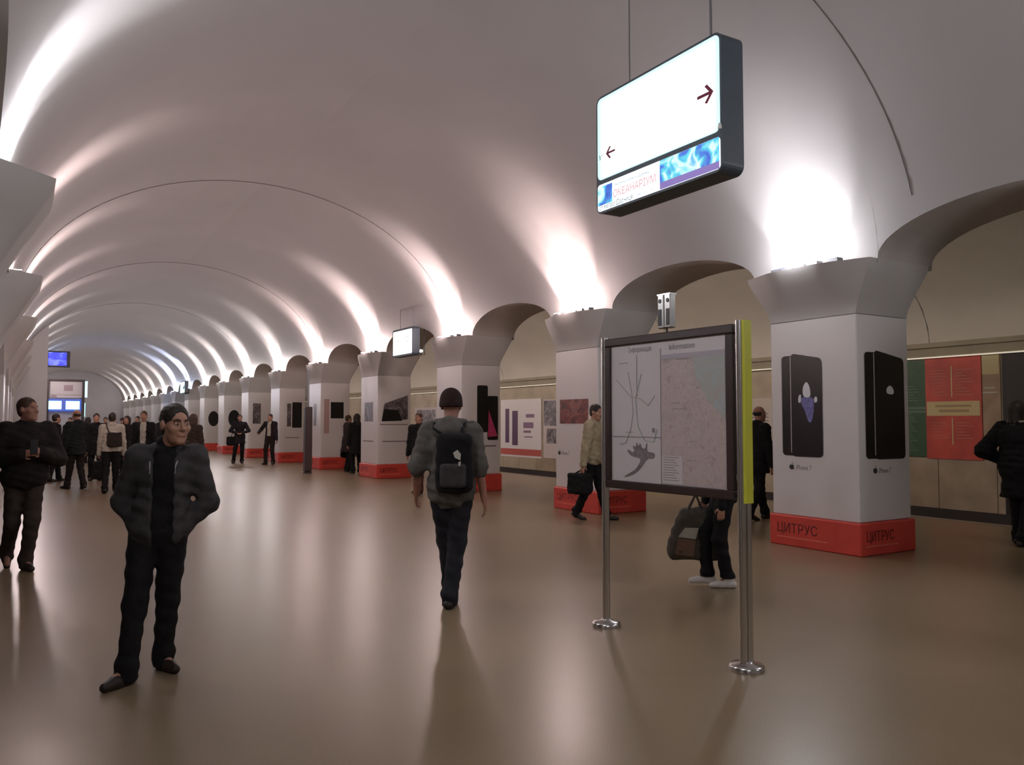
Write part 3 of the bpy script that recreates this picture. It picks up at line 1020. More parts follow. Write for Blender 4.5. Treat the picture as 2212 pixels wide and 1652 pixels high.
t, fr, w_, h_ = poster('red poster with a straw yellow band across it on the wall beyond the platform', 2000, 2121, 768, 992, M_PRED)
fr.rect('yellow_band', .02 * w_, h_ * .42, w_ * .97, h_ * .56, M_PYEL, t, .004)
fr.rects('text_lines', [(.18 * w_, h_ * .505, .82 * w_, h_ * .525), (.25 * w_, h_ * .455, .78 * w_, h_ * .48)], mat('straw_text', (.36, .24, .12), .6), t, .007)
fr.rects('centre_rule', [(.475 * w_, h_ * .60, .495 * w_, h_ * .90), (.475 * w_, h_ * .14, .495 * w_, h_ * .40)], M_PYEL, t, .004)
fr.rects('text_lines', [(.12 * w_, h_ * (.62 + .03 * i), w_ * (.42 - .05 * (i % 3)), h_ * (.62 + .03 * i) + .012) for i in range(9)] + [(.54 * w_, h_ * (.62 + .03 * i), w_ * (.86 - .06 * (i % 4)), h_ * (.62 + .03 * i) + .012) for i in range(9)] + [(.54 * w_, h_ * (.2 + .03 * i), w_ * (.84 - .06 * (i % 4)), h_ * (.2 + .03 * i) + .012) for i in range(6)] + [(.12 * w_, h_ * (.2 + .03 * i), w_ * (.42 - .05 * (i % 4)), h_ * (.2 + .03 * i) + .012) for i in range(6)], M_PTXT, t, .0035)
t, fr, w_, h_ = poster('faded tan notice sheet on the wall just beyond the red poster', 2123, 2162, 758, 985, mat('tan_sheet', (.33, .22, .14), .6, noise=.2, nscale=3))
fr.rect('pale_block', 0, h_ * .78, w_ * .95, h_ * .99, mat('pale_tan', (.48, .40, .22), .6), t, .003)
fr.rects('text_lines', [(0, h_ * .60, w_ * .8, h_ * .612), (.1 * w_, h_ * .645, w_ * .7, h_ * .655)], M_PLINE, t, .003)
t, fr, w_, h_ = poster('tall black panel on the wall at the right edge', 2168, 2330, 746, 1120, mat('black_panel', (.012, .008, .008), .5))
fr.rect('inner_panel', .08, .08, w_ - .08, h_ - .08, mat('black_inner', (.018, .012, .012), .5), t, .003)
t, fr, w_, h_ = poster('white poster with two purple phones and red foot band beside third column', 1082, 1169, 862, 987, mat('poster_white', (.78, .72, .74), .45))
fr.rect('phone', .12 * w_, .24 * h_, .22 * w_, .84 * h_, mat('purple_phone', (.10, .04, .10), .4), t, .004, r=.02)
fr.rect('phone', .30 * w_, .20 * h_, .44 * w_, .80 * h_, mat('purple_phone', (.10, .04, .10), .4), t, .004, r=.02)
fr.rect('red_band', 0, .03 * h_, w_, .14 * h_, mat('poster_pink_red', (.50, .10, .08), .5), t, .004)
fr.rects('text_blocks', [(.58 * w_, .50 * h_, .82 * w_, .60 * h_), (.64 * w_, .68 * h_, .84 * w_, .74 * h_), (.58 * w_, .42 * h_, .76 * w_, .46 * h_), (.60 * w_, .34 * h_, .8 * w_, .36 * h_)], mat('purple_text', (.26, .15, .24), .5), t, .004)
t, fr, w_, h_ = poster('pale rose poster with dark smudged picture left of the second column', 1174, 1222, 862, 990, mat('rose_sheet', (.60, .50, .50), .5))
fr.rect('picture', .02 * w_, .55 * h_, .98 * w_, .98 * h_, M_GREYPIC, t, .004)
fr.rect('picture', .15 * w_, .25 * h_, .6 * w_, .5 * h_, M_GREYPIC, t, .004)
t, fr, w_, h_ = poster('grey poster seen between third and fourth columns', 896, 945, 880, 985, mat('grey_sheet', (.50, .42, .43), .5))
fr.rect('picture', .1 * w_, .3 * h_, .9 * w_, .95 * h_, M_GREYPIC, t, .004)
t, fr, w_, h_ = poster('pale poster glimpsed right of the map board on the track wall', 1618, 1668, 860, 985, mat('pale_sheet', (.55, .48, .42), .5))
fr.rects('text_lines', [(.1 * w_, h_ * (.3 + .06 * i), .85 * w_, h_ * (.3 + .06 * i) + .03) for i in range(8)], M_GREY, t, .003)

# ------------------------------------------------------------------ far left: partition, screen, kiosk
PY = 37.5
xa, xb = -0.75, on_y(103, 800, PY).x
ztop = on_y(95, 699, PY).z
p = MB().box(((xa + xb) / 2, PY + .15, ztop / 2), ((xb - xa) / 2, .15, ztop / 2)).build('partition', mat('partition_white', (.62, .58, .57), .6, noise=.03, nscale=1))
struct(p)
pe = on_y(103, 775, PY + .3)
ps0, ps1 = on_y(103, 757, PY + .3), on_y(151, 794, PY + .3)
cx_, cz_ = (ps0.x + ps1.x) / 2, (ps0.z + ps1.z) / 2
t = thing('monitor', 'bright blue television screen mounted on the edge of the white partition', 'screen', (cx_, PY + .3, cz_))
hw, hh = (ps1.x - ps0.x) / 2, (ps0.z - ps1.z) / 2
MB().box((0, .05, 0), (hw, .05, hh), bev=.01).build('case', mat('screen_case', (.03, .03, .05), .4), t)
M_BLUES = picture_mat('blue_screen', [(0.3, (.02, .02, .45)), (0.5, (.06, .08, .85)), (0.65, (.22, .28, 1.0)), (0.8, (.05, .05, .7))], 2.0, .6, emit=.9, stretch=(1, 1, 2.5))
Frame((-hw, 0, -hh), (1, 0, 0), (0, 0, 1)).rect('screen', .03, .07, 2 * hw - .12, 2 * hh - .06, M_BLUES, t, .004, .004)
MB().box((-hw - .02, .08, 0), (.05, .02, .05)).build('wall_bracket', M_HOUS, t)

KY = 40.0
k0, k1 = on_y(100, 940, KY), on_y(178, 940, KY)
kt = on_y(140, 819, KY).z
t = thing('kiosk', 'booth frame with two glowing pale blue screens at the far left of the hall', 'kiosk', ((k0.x + k1.x) / 2, KY, 0))
hw = (k1.x - k0.x) / 2
MK = mat('kiosk_frame', (.05, .035, .035), .5)
for sx in (-1, 1):
    for yy in (0, 1.2):
        MB().box((sx * hw, yy, kt / 2), (.05, .05, kt / 2)).build('upright', MK, t)
for yy in (0, 1.2):
    MB().box((0, yy, kt - .03), (hw, .04, .03)).build('top_rail', MK, t)
MB().box((0, .6, kt - .45), (hw - .05, .55, .35)).build('fascia', mat('kiosk_white', (.60, .55, .56), .5), t)
Frame((-hw, -.0, 0), (1, 0, 0), (0, 0, 1)).rects('sign_print', [(.9 * hw, kt - .5, 1.4 * hw, kt - .25), (.15, kt - .78, .35, kt - .70), (.1, kt - .68, 2 * hw - .1, kt - .66)], mat('kiosk_print', (.35, .26, .28), .5), t, -.04)
MB().box((0, .6, 1.6), (hw - .06, .5, .45)).build('back_panel', mat('kiosk_back', (.40, .40, .45), .5), t)
MB().box((0, .5, .5), (hw - .05, .45, .5), bev=.02).build('counter', mat('kiosk_counter', (.10, .09, .08), .5), t)
z0, z1 = on_y(140, 884, KY).z, on_y(140, 866, KY).z
M_CYS = mat('cyan_screen', (.5, .9, .9), .3, emit=(.42, .95, 1.0), estr=1.5)
for a, b in ((100, 133), (142, 172)):
    ua, ub = on_y(a, 875, KY - .05).x - t.location.x, on_y(b, 875, KY - .05).x - t.location.x
    c = MB().box(((ua + ub) / 2, .02, (z0 + z1) / 2), ((ub - ua) / 2 + .07, .05, (z1 - z0) / 2 + .09)).build('display', mat('display_blue', (.05, .09, .35), .4, emit=(.05, .1, .5), estr=.6), t)
    MB().box(((ua + ub) / 2, -.035, (z0 + z1) / 2), ((ub - ua) / 2, .006, (z1 - z0) / 2)).build('screen', M_CYS, c)
MB().box((hw + .10, .0, 3.0), (.05, .03, .35)).build('light_strip', M_CYS, t)
MB().box((hw + .05, .0, 2.1), (.03, .03, .30)).build('light_strip', M_CYS, t)

# dark slim post between the fifth and sixth columns
pp = on_floor(664, 1022)
t = thing('barrier_post', 'dark slim post standing between the fifth and sixth right columns', 'post', pp)
MB().lathe((0, 0, 0), [(.14, 0), (.14, .03), (.05, .05)], 16).build('foot_plate', MK, t)
MB().box((0, 0, 1.05), (.11, .11, 1.0), bev=.02).build('shaft', mat('post_dark', (.05, .028, .025), .5), t)
MB().tube([(0, 0, 2.05), (0, 0, 3.2)], .03, 8).build('rod', mat('rod_grey', (.25, .25, .27), .4), t)


# ------------------------------------------------------------------ people: bodies grown as one continuous surface from a distance field
class SDF:
    def __init__(self):
        self.ops = []

    def cone(self, a, b, ra, rb=None, k=.03, sub=False):
        a, b = np.array(a, float), np.array(b, float)
        rb = ra if rb is None else rb
        r = max(ra, rb)
        ba = b - a
        l2 = max(float(ba @ ba), 1e-9)

        def fn(P):
            d = P - a
            t = np.clip((d @ ba) / l2, 0, 1)
            return np.linalg.norm(d - t[..., None] * ba, axis=-1) - (ra + (rb - ra) * t)
        self.ops.append(('sub' if sub else 'add', fn, np.minimum(a, b) - r, np.maximum(a, b) + r, k))
        return self

    def ell(self, c, r, B=None, k=.03, sub=False):
        c, r = np.array(c, float), np.array(r, float)
        B = np.eye(3) if B is None else np.array(B, float).T      # columns: axes
        ext = np.sqrt(((B * r) ** 2).sum(1))

        def fn(P):
            q = (P - c) @ B
            k0 = np.linalg.norm(q / r, axis=-1)
            k1 = np.linalg.norm(q / (r * r), axis=-1) + 1e-9
            return k0 * (k0 - 1) / k1
        self.ops.append(('sub' if sub else 'add', fn, c - ext, c + ext, k))
        return self

    def box(self, c, h, B=None, rd=.01, k=.01, sub=False):
        c, h = np.array(c, float), np.array(h, float)
        B = np.eye(3) if B is None else np.array(B, float).T
        ext = np.abs(B) @ h

        def fn(P):
            q = np.abs((P - c) @ B) - (h - rd)
            return np.linalg.norm(np.maximum(q, 0), axis=-1) + np.minimum(q.max(-1), 0) - rd
        self.ops.append(('sub' if sub else 'add', fn, c - ext, c + ext, k))
        return self

    def cut(self, p, n):
        p, n = np.array(p, float), np.array(n, float)
        n = n / np.linalg.norm(n)
        self.ops.append(('cut', lambda P: (P - p) @ n, None, None, 0))
        return self

    def folds(self, amp, f=(17, 13, 31)):
        self.ops.append(('fold', lambda P: amp * (np.sin(P[..., 2] * f[2] + 2.1 * np.sin(P[..., 0] * f[0]) + 1.3) * np.sin(P[..., 1] * f[1] + 1.7 * np.sin(P[..., 2] * 9)) + .5 * np.sin(P[..., 2] * f[2] * 1.9 + P[..., 0] * 23)), None, None, 0))
        return self

    def mesh(self, h):
        lo = np.min([o[2] for o in self.ops if o[0] == 'add'], axis=0) - 3 * h
        hi = np.max([o[3] for o in self.ops if o[0] == 'add'], axis=0) + 3 * h
        n = np.ceil((hi - lo) / h).astype(int) + 1
        ax = [lo[i] + h * np.arange(n[i]) for i in range(3)]
        D = np.full(n, 0.25, np.float32)
        for op, fn, a, b, k in self.ops:
            if a is not None:
                m = k + 2 * h
                i0 = np.maximum(((a - m - lo) / h).astype(int), 0)
                i1 = np.minimum(np.ceil((b + m - lo) / h).astype(int) + 1, n)
                if (i1 <= i0).any():
                    continue
            else:
                i0, i1 = np.zeros(3, int), n
            sl = tuple(slice(i0[i], i1[i]) for i in range(3))
            P = np.stack(np.meshgrid(*[ax[i][i0[i]:i1[i]] for i in range(3)], indexing='ij'), -1)
            d = fn(P)
            cur = D[sl]
            if op == 'add':
                hh = np.maximum(k - np.abs(cur - d), 0) / max(k, 1e-6)
                D[sl] = np.minimum(cur, d) - hh * hh * k * .25
            elif op == 'sub':
                hh = np.maximum(k - np.abs(cur + d), 0) / max(k, 1e-6)
                D[sl] = np.maximum(cur, -d) + hh * hh * k * .25
            elif op == 'cut':
                D[sl] = np.maximum(cur, d)
            else:
                D[sl] = np.where(cur < .06, cur + d, cur)
        return surface_net(D, lo, h)


def surface_net(D, lo, h):
    s = D < 0
    c = [s[i:i + s.shape[0] - 1, j:j + s.shape[1] - 1, k:k + s.shape[2] - 1] for i in (0, 1) for j in (0, 1) for k in (0, 1)]
    cnt = sum(x.astype(np.uint8) for x in c)
    act = (cnt > 0) & (cnt < 8)
    idx = np.full(act.shape, -1, np.int64)
    I, J, K = np.nonzero(act)
    idx[act] = np.arange(len(I))
    pos = np.zeros((len(I), 3))
    num = np.zeros(len(I))
    off = [(i, j, k) for i in (0, 1) for j in (0, 1) for k in (0, 1)]
    val = {o: D[I + o[0], J + o[1], K + o[2]].astype(float) for o in off}
    for o in off:
        for a in range(3):
            if o[a] == 0:
                q = list(o); q[a] = 1; q = tuple(q)
                d0, d1 = val[o], val[q]
                m = (d0 < 0) != (d1 < 0)
                t = np.where(m, d0 / np.where(m, d0 - d1, 1), 0)
                p = np.array(o, float)[None] + 0 * pos
                p[:, a] += t
                pos += p * m[:, None]
                num += m
    pos = (pos / num[:, None] + np.stack([I, J, K], 1)) * h + lo
    faces_ = []
    for a in range(3):
        b, c_ = (a + 1) % 3, (a + 2) % 3
        s0 = [slice(None)] * 3; s1 = [slice(None)] * 3
        s0[a] = slice(0, -1); s1[a] = slice(1, None)
        x = s[tuple(s0)] != s[tuple(s1)]
        E = np.stack(np.nonzero(x), 1)
        E = E[(E[:, b] > 0) & (E[:, c_] > 0) & (E[:, b] < s.shape[b] - 1) & (E[:, c_] < s.shape[c_] - 1)]
        inside0 = s[E[:, 0], E[:, 1], E[:, 2]]
        def at(db, dc):
            q = E.copy(); q[:, b] += db; q[:, c_] += dc
            return idx[q[:, 0], q[:, 1], q[:, 2]]
        q = np.stack([at(-1, -1), at(0, -1), at(0, 0), at(-1, 0)], 1)
        q[~inside0] = q[~inside0][:, ::-1]
        faces_.append(q)
    F_ = np.concatenate(faces_)
    return pos, F_[(F_ >= 0).all(1)]


def sdf_obj(name, sd, h, m, parent):
    v, f = sd.mesh(h)
    me = bpy.data.meshes.new(name)
    me.vertices.add(len(v)); me.vertices.foreach_set('co', v.astype(np.float32).ravel())
    me.loops.add(f.size); me.loops.foreach_set('vertex_index', f.ravel().astype(np.int32))
    me.polygons.add(len(f)); me.polygons.foreach_set('loop_start', np.arange(0, f.size, 4, dtype=np.int32))
    me.polygons.foreach_set('use_smooth', np.ones(len(f), bool))
    me.update(calc_edges=True)
    me.validate()
    me.materials.append(m)
    o = bpy.data.objects.new(name, me)
    COL.objects.link(o)
    o.parent = parent
    return o


def ik(a, c, l1, l2, hint):
    a, c, hint = np.array(a, float), np.array(c, float), np.array(hint, float)
    d = c - a
    L = float(np.linalg.norm(d))
    u = d / L
    if L > (l1 + l2) * .999:
        return a + u * L * l1 / (l1 + l2)
    x = (l1 * l1 - l2 * l2 + L * L) / (2 * L)
    y = math.sqrt(max(0, l1 * l1 - x * x))
    n = hint - u * (hint @ u)
    n = n / (np.linalg.norm(n) + 1e-9)
    return a + u * x + n * y


def cloth(name, col, rough=.85):
    return mat(name, col, rough, spec=.25, noise=.22, nscale=14, bump=.25, bscale=90)


SKIN = mat('skin', (.42, .215, .145), .5, noise=.10, nscale=18)
SKIN_RED = mat('skin_ruddy', (.36, .17, .12), .55, noise=.10, nscale=18)
HAIR_D = mat('hair_dark', (.022, .014, .010), .6, noise=.4, nscale=40)
HAIR_B = mat('hair_brown', (.06, .03, .018), .6, noise=.4, nscale=40)
HAIR_G = mat('hair_grey', (.22, .20, .19), .6, noise=.3, nscale=40)
EYE_W = mat('eye_white', (.62, .58, .55), .3)
EYE_D = mat('eye_dark', (.02, .013, .010), .25)
LIP = mat('lip', (.30, .12, .095), .5)
BK = cloth('cloth_black', (.010, .009, .010))
CHAR = cloth('cloth_charcoal', (.055, .049, .051))
TROU = cloth('trouser_dark', (.013, .012, .013))
TROUG = cloth('trouser_grey', (.055, .048, .045))
JEAN = cloth('jeans_dark', (.022, .022, .028))
SHOE_B = mat('shoe_dark', (.020, .013, .011), .5)
SHOE_W = mat('shoe_white', (.75, .70, .66), .6)


def person(label, foot, ang, H=1.75, h=.012, group=None, ankles=((.10, 0, 0), (.10, 0, 0)), toes=(12, 12), wrists=None, elbows=None, ehint=((.5, -1, 0), (.5, -1, 0)),
           up=(0, 0), pelvis=(0, 0), head=(0, 0), head_off=(0, 0), jacket=None, jmat=CHAR, hem=.80, puff=0., open_front=None, trousers=TROU, shoes=SHOE_B, hair='short', hmat=HAIR_D,
           skin=SKIN, sleeve=1.0, hood=False, collar=True, cuff=.022, hs=1.0, fingers=True, eyes=False, heels=(0, 0), wide=1.0, bends=(1, 1)):
    """foot: point on the floor under the body; ang: heading, degrees clockwise from the camera's own heading.
    ankles/wrists: (outwards, forwards, height) for left and right, metres at 1.75 m."""
    s = H / 1.75
    a = math.radians(ang) + YAW
    F = np.array((math.sin(a), math.cos(a), 0.0))
    L = np.array((-math.cos(a), math.sin(a), 0.0))
    U = np.array((0, 0, 1.0))
    Bt = np.stack([L, F, U])
    root = thing('person', label, 'person', (foot[0], foot[1], 0), group)

    def J(l, f, z):
        return L * l * s + F * f * s + U * z * s
    pl, pf = pelvis
    ul, uf = up
    PEL = J(pl, pf, .95)
    WA = J(pl * .6 + ul * .4, pf * .6 + uf * .4, 1.10)
    CH = J(ul, uf, 1.30)
    NB_ = J(ul, uf - .01, 1.47)
    HD = J(ul + head_off[0], uf + .03 + head_off[1], 1.625)
    SH = [J(ul + .178 * wide * q, uf, 1.415) for q in (1, -1)]
    HP = [J(pl + .085 * q, pf, .92) for q in (1, -1)]
    AN, KN, TO, FT = [], [], [], []
    for i, q in enumerate((1, -1)):
        l, f, z = ankles[i]
        an = J(l * q, f, .085 + z)
        ta = a - math.radians(toes[i]) * q
        T = np.array((math.sin(ta), math.cos(ta), 0.0))
        T = T * math.cos(heels[i]) - U * math.sin(heels[i])
        AN.append(an); FT.append(T)
        KN.append(ik(HP[i], an, .43 * s, .42 * s, bends[i] * T + F * .5 * bends[i]))
    EL, WR = [], []
    for i, q in enumerate((1, -1)):
        wl = (wrists[i] if wrists and wrists[i] else (.25, .05, .84))
        wr = J(ul + wl[0] * q, uf + wl[1], wl[2])
        eh = ehint[i]
        if elbows and elbows[i]:
            e = elbows[i]
            el = J(ul + e[0] * q, uf + e[1], e[2])
        else:
            el = ik(SH[i], wr, .295 * s, .26 * s, L * eh[0] * q + F * eh[1] + U * eh[2])
        EL.append(el); WR.append(wr)
    # head frame
    hy, hp = math.radians(head[0]), math.radians(head[1])
    ha = a + hy
    HF = np.array((math.sin(ha), math.cos(ha), 0.0)) * math.cos(hp) + U * math.sin(hp)
    HL = np.array((-math.cos(ha), math.sin(ha), 0.0))
    HU = np.cross(HL, HF) * -1
    HU = np.cross(HF, HL) * (1 if np.cross(HF, HL)[2] > 0 else -1)
    Bh = np.stack([HL, HF, HU])

    def Q(l, f, u):
        return HD + (HL * l + HF * f + HU * u) * (s * hs)
    # ---- body
    b = SDF()
    b.ell(PEL, np.array((.15, .10, .11)) * s, Bt, .05).ell(WA, np.array((.125, .09, .13)) * s, Bt, .06).ell(CH, np.array((.15, .10, .16)) * s, Bt, .06)
    b.cone(SH[0], SH[1], .05 * s, k=.05)
    b.cone(NB_ - U * .03 * s, Q(0, -.015, -.03), .058 * s, .052 * s, .03)
    b.ell(Q(0, -.012, .035), np.array((.074, .095, .086)) * (s * hs), Bh, .02).ell(Q(0, .026, -.035), np.array((.059, .068, .086)) * (s * hs), Bh, .03)
    b.ell(Q(0, .034, -.082), np.array((.045, .048, .034)) * (s * hs), Bh, .02).cone(Q(-.01, .070, -.100), Q(.01, .070, -.100), .019 * s, k=.02)
    b.cone(Q(-.034, .082, .026), Q(.034, .082, .026), .012 * s, k=.015)
    for q in (1, -1):
        b.ell(Q(.031 * q, .099, .004), np.array((.017, .016, .012)) * (s * hs), Bh, .012, sub=True)
        b.ell(Q(.044 * q, .060, -.022), np.array((.022, .024, .022)) * (s * hs), Bh, .02)
        b.ell(Q(.077 * q, -.004, -.004), np.array((.010, .021, .031)) * (s * hs), Bh, .008)
        if eyes:
            b.ell(Q(.031 * q, .082, .004), np.array((.014, .010, .010)) * (s * hs), Bh, .004)
    b.cone(Q(0, .090, .012), Q(0, .108, -.026), .009 * s, .014 * s, .010)
    b.cone(Q(-.011, .098, -.030), Q(.011, .098, -.030), .009 * s, k=.008)
    b.cone(Q(-.020, .087, -.056), Q(.020, .087, -.056), .0075 * s, k=.006).cone(Q(-.017, .086, -.067), Q(.017, .086, -.067), .008 * s, k=.006)
    for i in (0, 1):
        q = (1, -1)[i]
        b.cone(SH[i], EL[i], .050 * s, .040 * s, .04).cone(EL[i], WR[i], .040 * s, .027 * s, .02)
        d = WR[i] - EL[i]
        d = d / np.linalg.norm(d)
        sd = np.cross(d, L * q); sd = sd / (np.linalg.norm(sd) + 1e-9)      # across the palm, towards the thumb
        if sd @ F < 0: sd = -sd
        pn = np.cross(d, sd) * q
        if pn @ (-L * q) < 0: pn = -pn                                       # palm faces the body
        b.ell(WR[i] + d * .045 * s, np.array((.016, .036, .050)) * s, np.stack([pn, sd, d]), .02)
        if fingers:
            for j in range(4):
                r0 = WR[i] + (d * .082 + sd * (.028 - .019 * j)) * s
                ln = (.036, .041, .038, .030)[j] * s
                m1 = r0 + (d * .9 + pn * .35) / .966 * ln
                b.cone(r0 - d * .02 * s, m1, .0092 * s, .0085 * s, .006).cone(m1, m1 + (d * .72 + pn * .7) * ln * .85, .0085 * s, .007 * s, .004)
            t0 = WR[i] + (d * .025 + sd * .026) * s
            t1 = t0 + (d * .6 + sd * .7 + pn * .25) * .040 * s
            b.cone(t0, t1, .012 * s, .010 * s, .01).cone(t1, t1 + (d * .9 + pn * .3 + sd * .1) * .03 * s, .010 * s, .008 * s, .005)
        else:
            b.cone(WR[i] + d * .07 * s, WR[i] + (d * .13 + pn * .03) * s, .026 * s, .016 * s, .02)
        b.cone(HP[i], KN[i], .078 * s, .050 * s, .04).cone(KN[i], AN[i], .050 * s, .034 * s, .03)
        b.cone(AN[i], AN[i] + FT[i] * .13 * s - U * .045 * s, .034 * s, .025 * s, .02)
    body = sdf_obj('body', b, h, skin, root)
    # ---- trousers
    t = SDF()
    t.ell(PEL, np.array((.168, .122, .13)) * s, Bt, .05)
    for i in (0, 1):
        t.cone(HP[i] + U * .01 * s, KN[i], .100 * s, .074 * s, .035).cone(KN[i], AN[i] - U * .005 * s, .074 * s, .060 * s, .03)
        t.ell(AN[i] + U * .03 * s, np.array((.070, .074, .055)) * s, Bt, .03).cone(AN[i] + U * .02 * s, AN[i] - U * .045 * s + FT[i] * .01 * s, .062 * s, .064 * s, .02)
    t.folds(.0045 * s)
    t.cut((0, 0, cuff), (0, 0, -1))
    sdf_obj('trousers', t, h, trousers, root)
    # ---- shoes
    for i in (0, 1):
        q = (1, -1)[i]
        sh = SDF()
        T, A_ = FT[i], AN[i]
        Ub = np.cross(np.cross(T, U), T); Ub = Ub / np.linalg.norm(Ub)
        low = A_ - Ub * .048 * s
        sh.cone(low - T * .045 * s, low + T * .08 * s, .040 * s, .040 * s, .02).cone(low + T * .08 * s, low + T * .165 * s - Ub * .008 * s, .042 * s, .030 * s, .02)
        sh.cone(A_ + Ub * .01 * s, low, .046 * s, .044 * s, .03)
        sh.cut(A_ - Ub * .083 * s, -Ub)
        sh.cut(A_ + Ub * .055 * s, Ub)
        sdf_obj('shoe', sh, h * .8, shoes, root)
    # ---- shirt under an open jacket
    if open_front is not None:
        k = SDF()
        k.ell(WA, np.array((.150, .116, .16)) * s, Bt, .06).ell(CH, np.array((.165, .122, .17)) * s, Bt, .06).cone(NB_ - U * .05 * s, NB_ + U * .03 * s, .085 * s, .068 * s, .05)
        k.ell(PEL + U * .03 * s, np.array((.168, .124, .13)) * s, Bt, .06).folds(.003)
        if collar:
            ps = [NB_ + (L * .078 * math.sin(x) - F * .072 * math.cos(x)) * s + U * (.022 - .045 * (1 - math.cos(x)) / 2) * s for x in np.linspace(-2.8, 2.8, 11)]
            for x, y in zip(ps, ps[1:]):
                k.cone(x, y, .027 * s, k=.02)
        k.cut(J(0, 0, hem + .06), (0, 0, -1))
        sdf_obj('shirt', k, h, open_front, root)
    # ---- jacket
    p = puff
    g = SDF()
    g.ell(WA, np.array((.165 + p, .128 + p, .17)) * s, Bt, .06).ell(CH, np.array((.178 + p, .132 + p, .18)) * s, Bt, .07)
    g.ell(PEL, np.array((.185 + p, .140 + p, .17)) * s, Bt, .07)
    if hem < .78:
        g.cone(PEL, J(pl, pf, hem), .17 * s, .20 * s, .06)
    g.cone(SH[0], SH[1], .066 * s, k=.06)
    g.cone(NB_ - U * .07 * s, NB_ + U * .005 * s, .105 * s, .075 * s, .05)
    g.folds(.0045 * s, (19, 15, 37))
    g.cut(J(0, 0, hem), (0, 0, -1))
    if open_front is not None:
        g.box(J(ul, uf + .16, 1.12), np.array((.062, .135, .55)) * s, Bt, .02, .02, sub=True)
        g.ell(J(ul, uf + .10, 1.47), np.array((.075, .09, .09)) * s, Bt, .02, sub=True)
    for i in (0, 1):
        q = (1, -1)[i]
        e = EL[i]
        g.cone(SH[i], e, (.074 + p * .5) * s, (.062 + p * .6) * s, .05)
        end = e + (WR[i] - e) * sleeve
        if sleeve > .05:
            g.cone(e, end, (.062 + p * .6) * s, (.048 + p * .3) * s, .03)
    g.folds(.004 * s, (23, 27, 43))
    for i in (0, 1):
        pass
    if collar:
        pts = [NB_ + (L * .085 * math.sin(x) - F * .080 * math.cos(x)) * s + U * (.018 - .035 * (1 - math.cos(x)) / 2) * s for x in np.linspace(-2.3, 2.3, 9)]
        for x, y in zip(pts, pts[1:]):
            g.cone(x, y, .026 * s, k=.02)
    jk = sdf_obj('jacket', g, h, jmat, root)
    if hood:
        k = SDF()
        k.ell(NB_ + (-F * .105 - U * .045) * s, np.array((.135, .065, .085)) * s, Bt, .03)
        k.cone(NB_ + (L * .11 + F * .01 + U * .01) * s, NB_ + (-F * .09 + U * .02) * s, .040 * s, .045 * s, .04).cone(NB_ + (-L * .11 + F * .01 + U * .01) * s, NB_ + (-F * .09 + U * .02) * s, .040 * s, .045 * s, .04)
        sdf_obj('hood', k, h, jmat, root)
    # ---- hair or headgear
    k = SDF()
    if hair in ('short', 'grey'):
        k.ell(Q(0, -.014, .040), np.array((.0775, .101, .092)) * (s * hs), Bh, .01).ell(Q(0, -.045, -.02), np.array((.066, .054, .062)) * (s * hs), Bh, .03)
        k.cut(Q(0, .052, .012), HF * .66 - HU * .75)
        k.ell(Q(0, .112, -.004), np.array((.066, .078, .092)) * (s * hs), Bh, .006, sub=True).folds(.0018, (150, 170, 120))
        sdf_obj('hair', k, min(h, .009), hmat, root)
    elif hair == 'bald':
        k.ell(Q(0, -.020, .012), np.array((.080, .094, .052)) * (s * hs), Bh, .01).cut(Q(0, .01, .02), HF * .8 - HU * .3)
        sdf_obj('hair', k, min(h, .009), hmat, root)
    elif hair == 'long':
        k.ell(Q(0, -.016, .038), np.array((.086, .105, .096)) * (s * hs), Bh, .02).cone(Q(0, -.055, .02), Q(0, -.075, -.22), .085 * s * hs, .075 * s * hs, .05)
        k.cone(Q(.072, -.02, .02), Q(.082, -.02, -.20), .034 * s, .030 * s, .03).cone(Q(-.072, -.02, .02), Q(-.082, -.02, -.20), .034 * s, .030 * s, .03)
        k.ell(Q(0, .085, -.03), np.array((.058, .075, .105)) * (s * hs), Bh, .02, sub=True)
        sdf_obj('hair', k, min(h, .010), hmat, root)
    elif hair == 'tied':
        k.ell(Q(0, -.014, .040), np.array((.081, .103, .092)) * (s * hs), Bh, .01).cut(Q(0, .070, .070), HF * .75 - HU * .66)
        k.ell(Q(0, -.105, .05), np.array((.038, .038, .038)) * (s * hs), Bh, .02)
        sdf_obj('hair', k, min(h, .009), hmat, root)
    elif hair in ('beanie', 'cap'):
        k.ell(Q(0, -.012, .050), np.array((.092, .114, .100)) * (s * hs), Bh, .02)
        if hair == 'beanie':
            k.ell(Q(0, -.016, .0), np.array((.094, .114, .075)) * (s * hs), Bh, .03)
            k.cut(Q(0, .06, -.005), HF * .10 - HU * 1)
        else:
            k.cut(Q(0, .05, .035), -HU)
            k.cone(Q(-.03, .10, .045), Q(.03, .10, .045), .030 * s, k=.02).cut(Q(0, 0, .03), -HU)
        sdf_obj('hat', k, min(h, .009), hmat, root)
    if eyes:
        for q in (1, -1):
            e_ = SDF().ell(Q(.031 * q, .0835, .004), np.array((.0125, .0105, .0048)) * (s * hs), Bh, .001)
            eo = sdf_obj('eye', e_, .0022, EYE_W, body)
            sdf_obj('iris', SDF().ell(Q(.031 * q + .002, .0905, .004), np.array((.0058, .0045, .0062)) * (s * hs), Bh, .001), .0018, EYE_D, root)
            sdf_obj('eyebrow', SDF().cone(Q(.015 * q, .0985, .024), Q(.030 * q, .0955, .030), .0050 * s, k=.004).cone(Q(.030 * q, .0955, .030), Q(.048 * q, .083, .024), .0050 * s, .003, k=.004), .0025, HAIR_D, root)
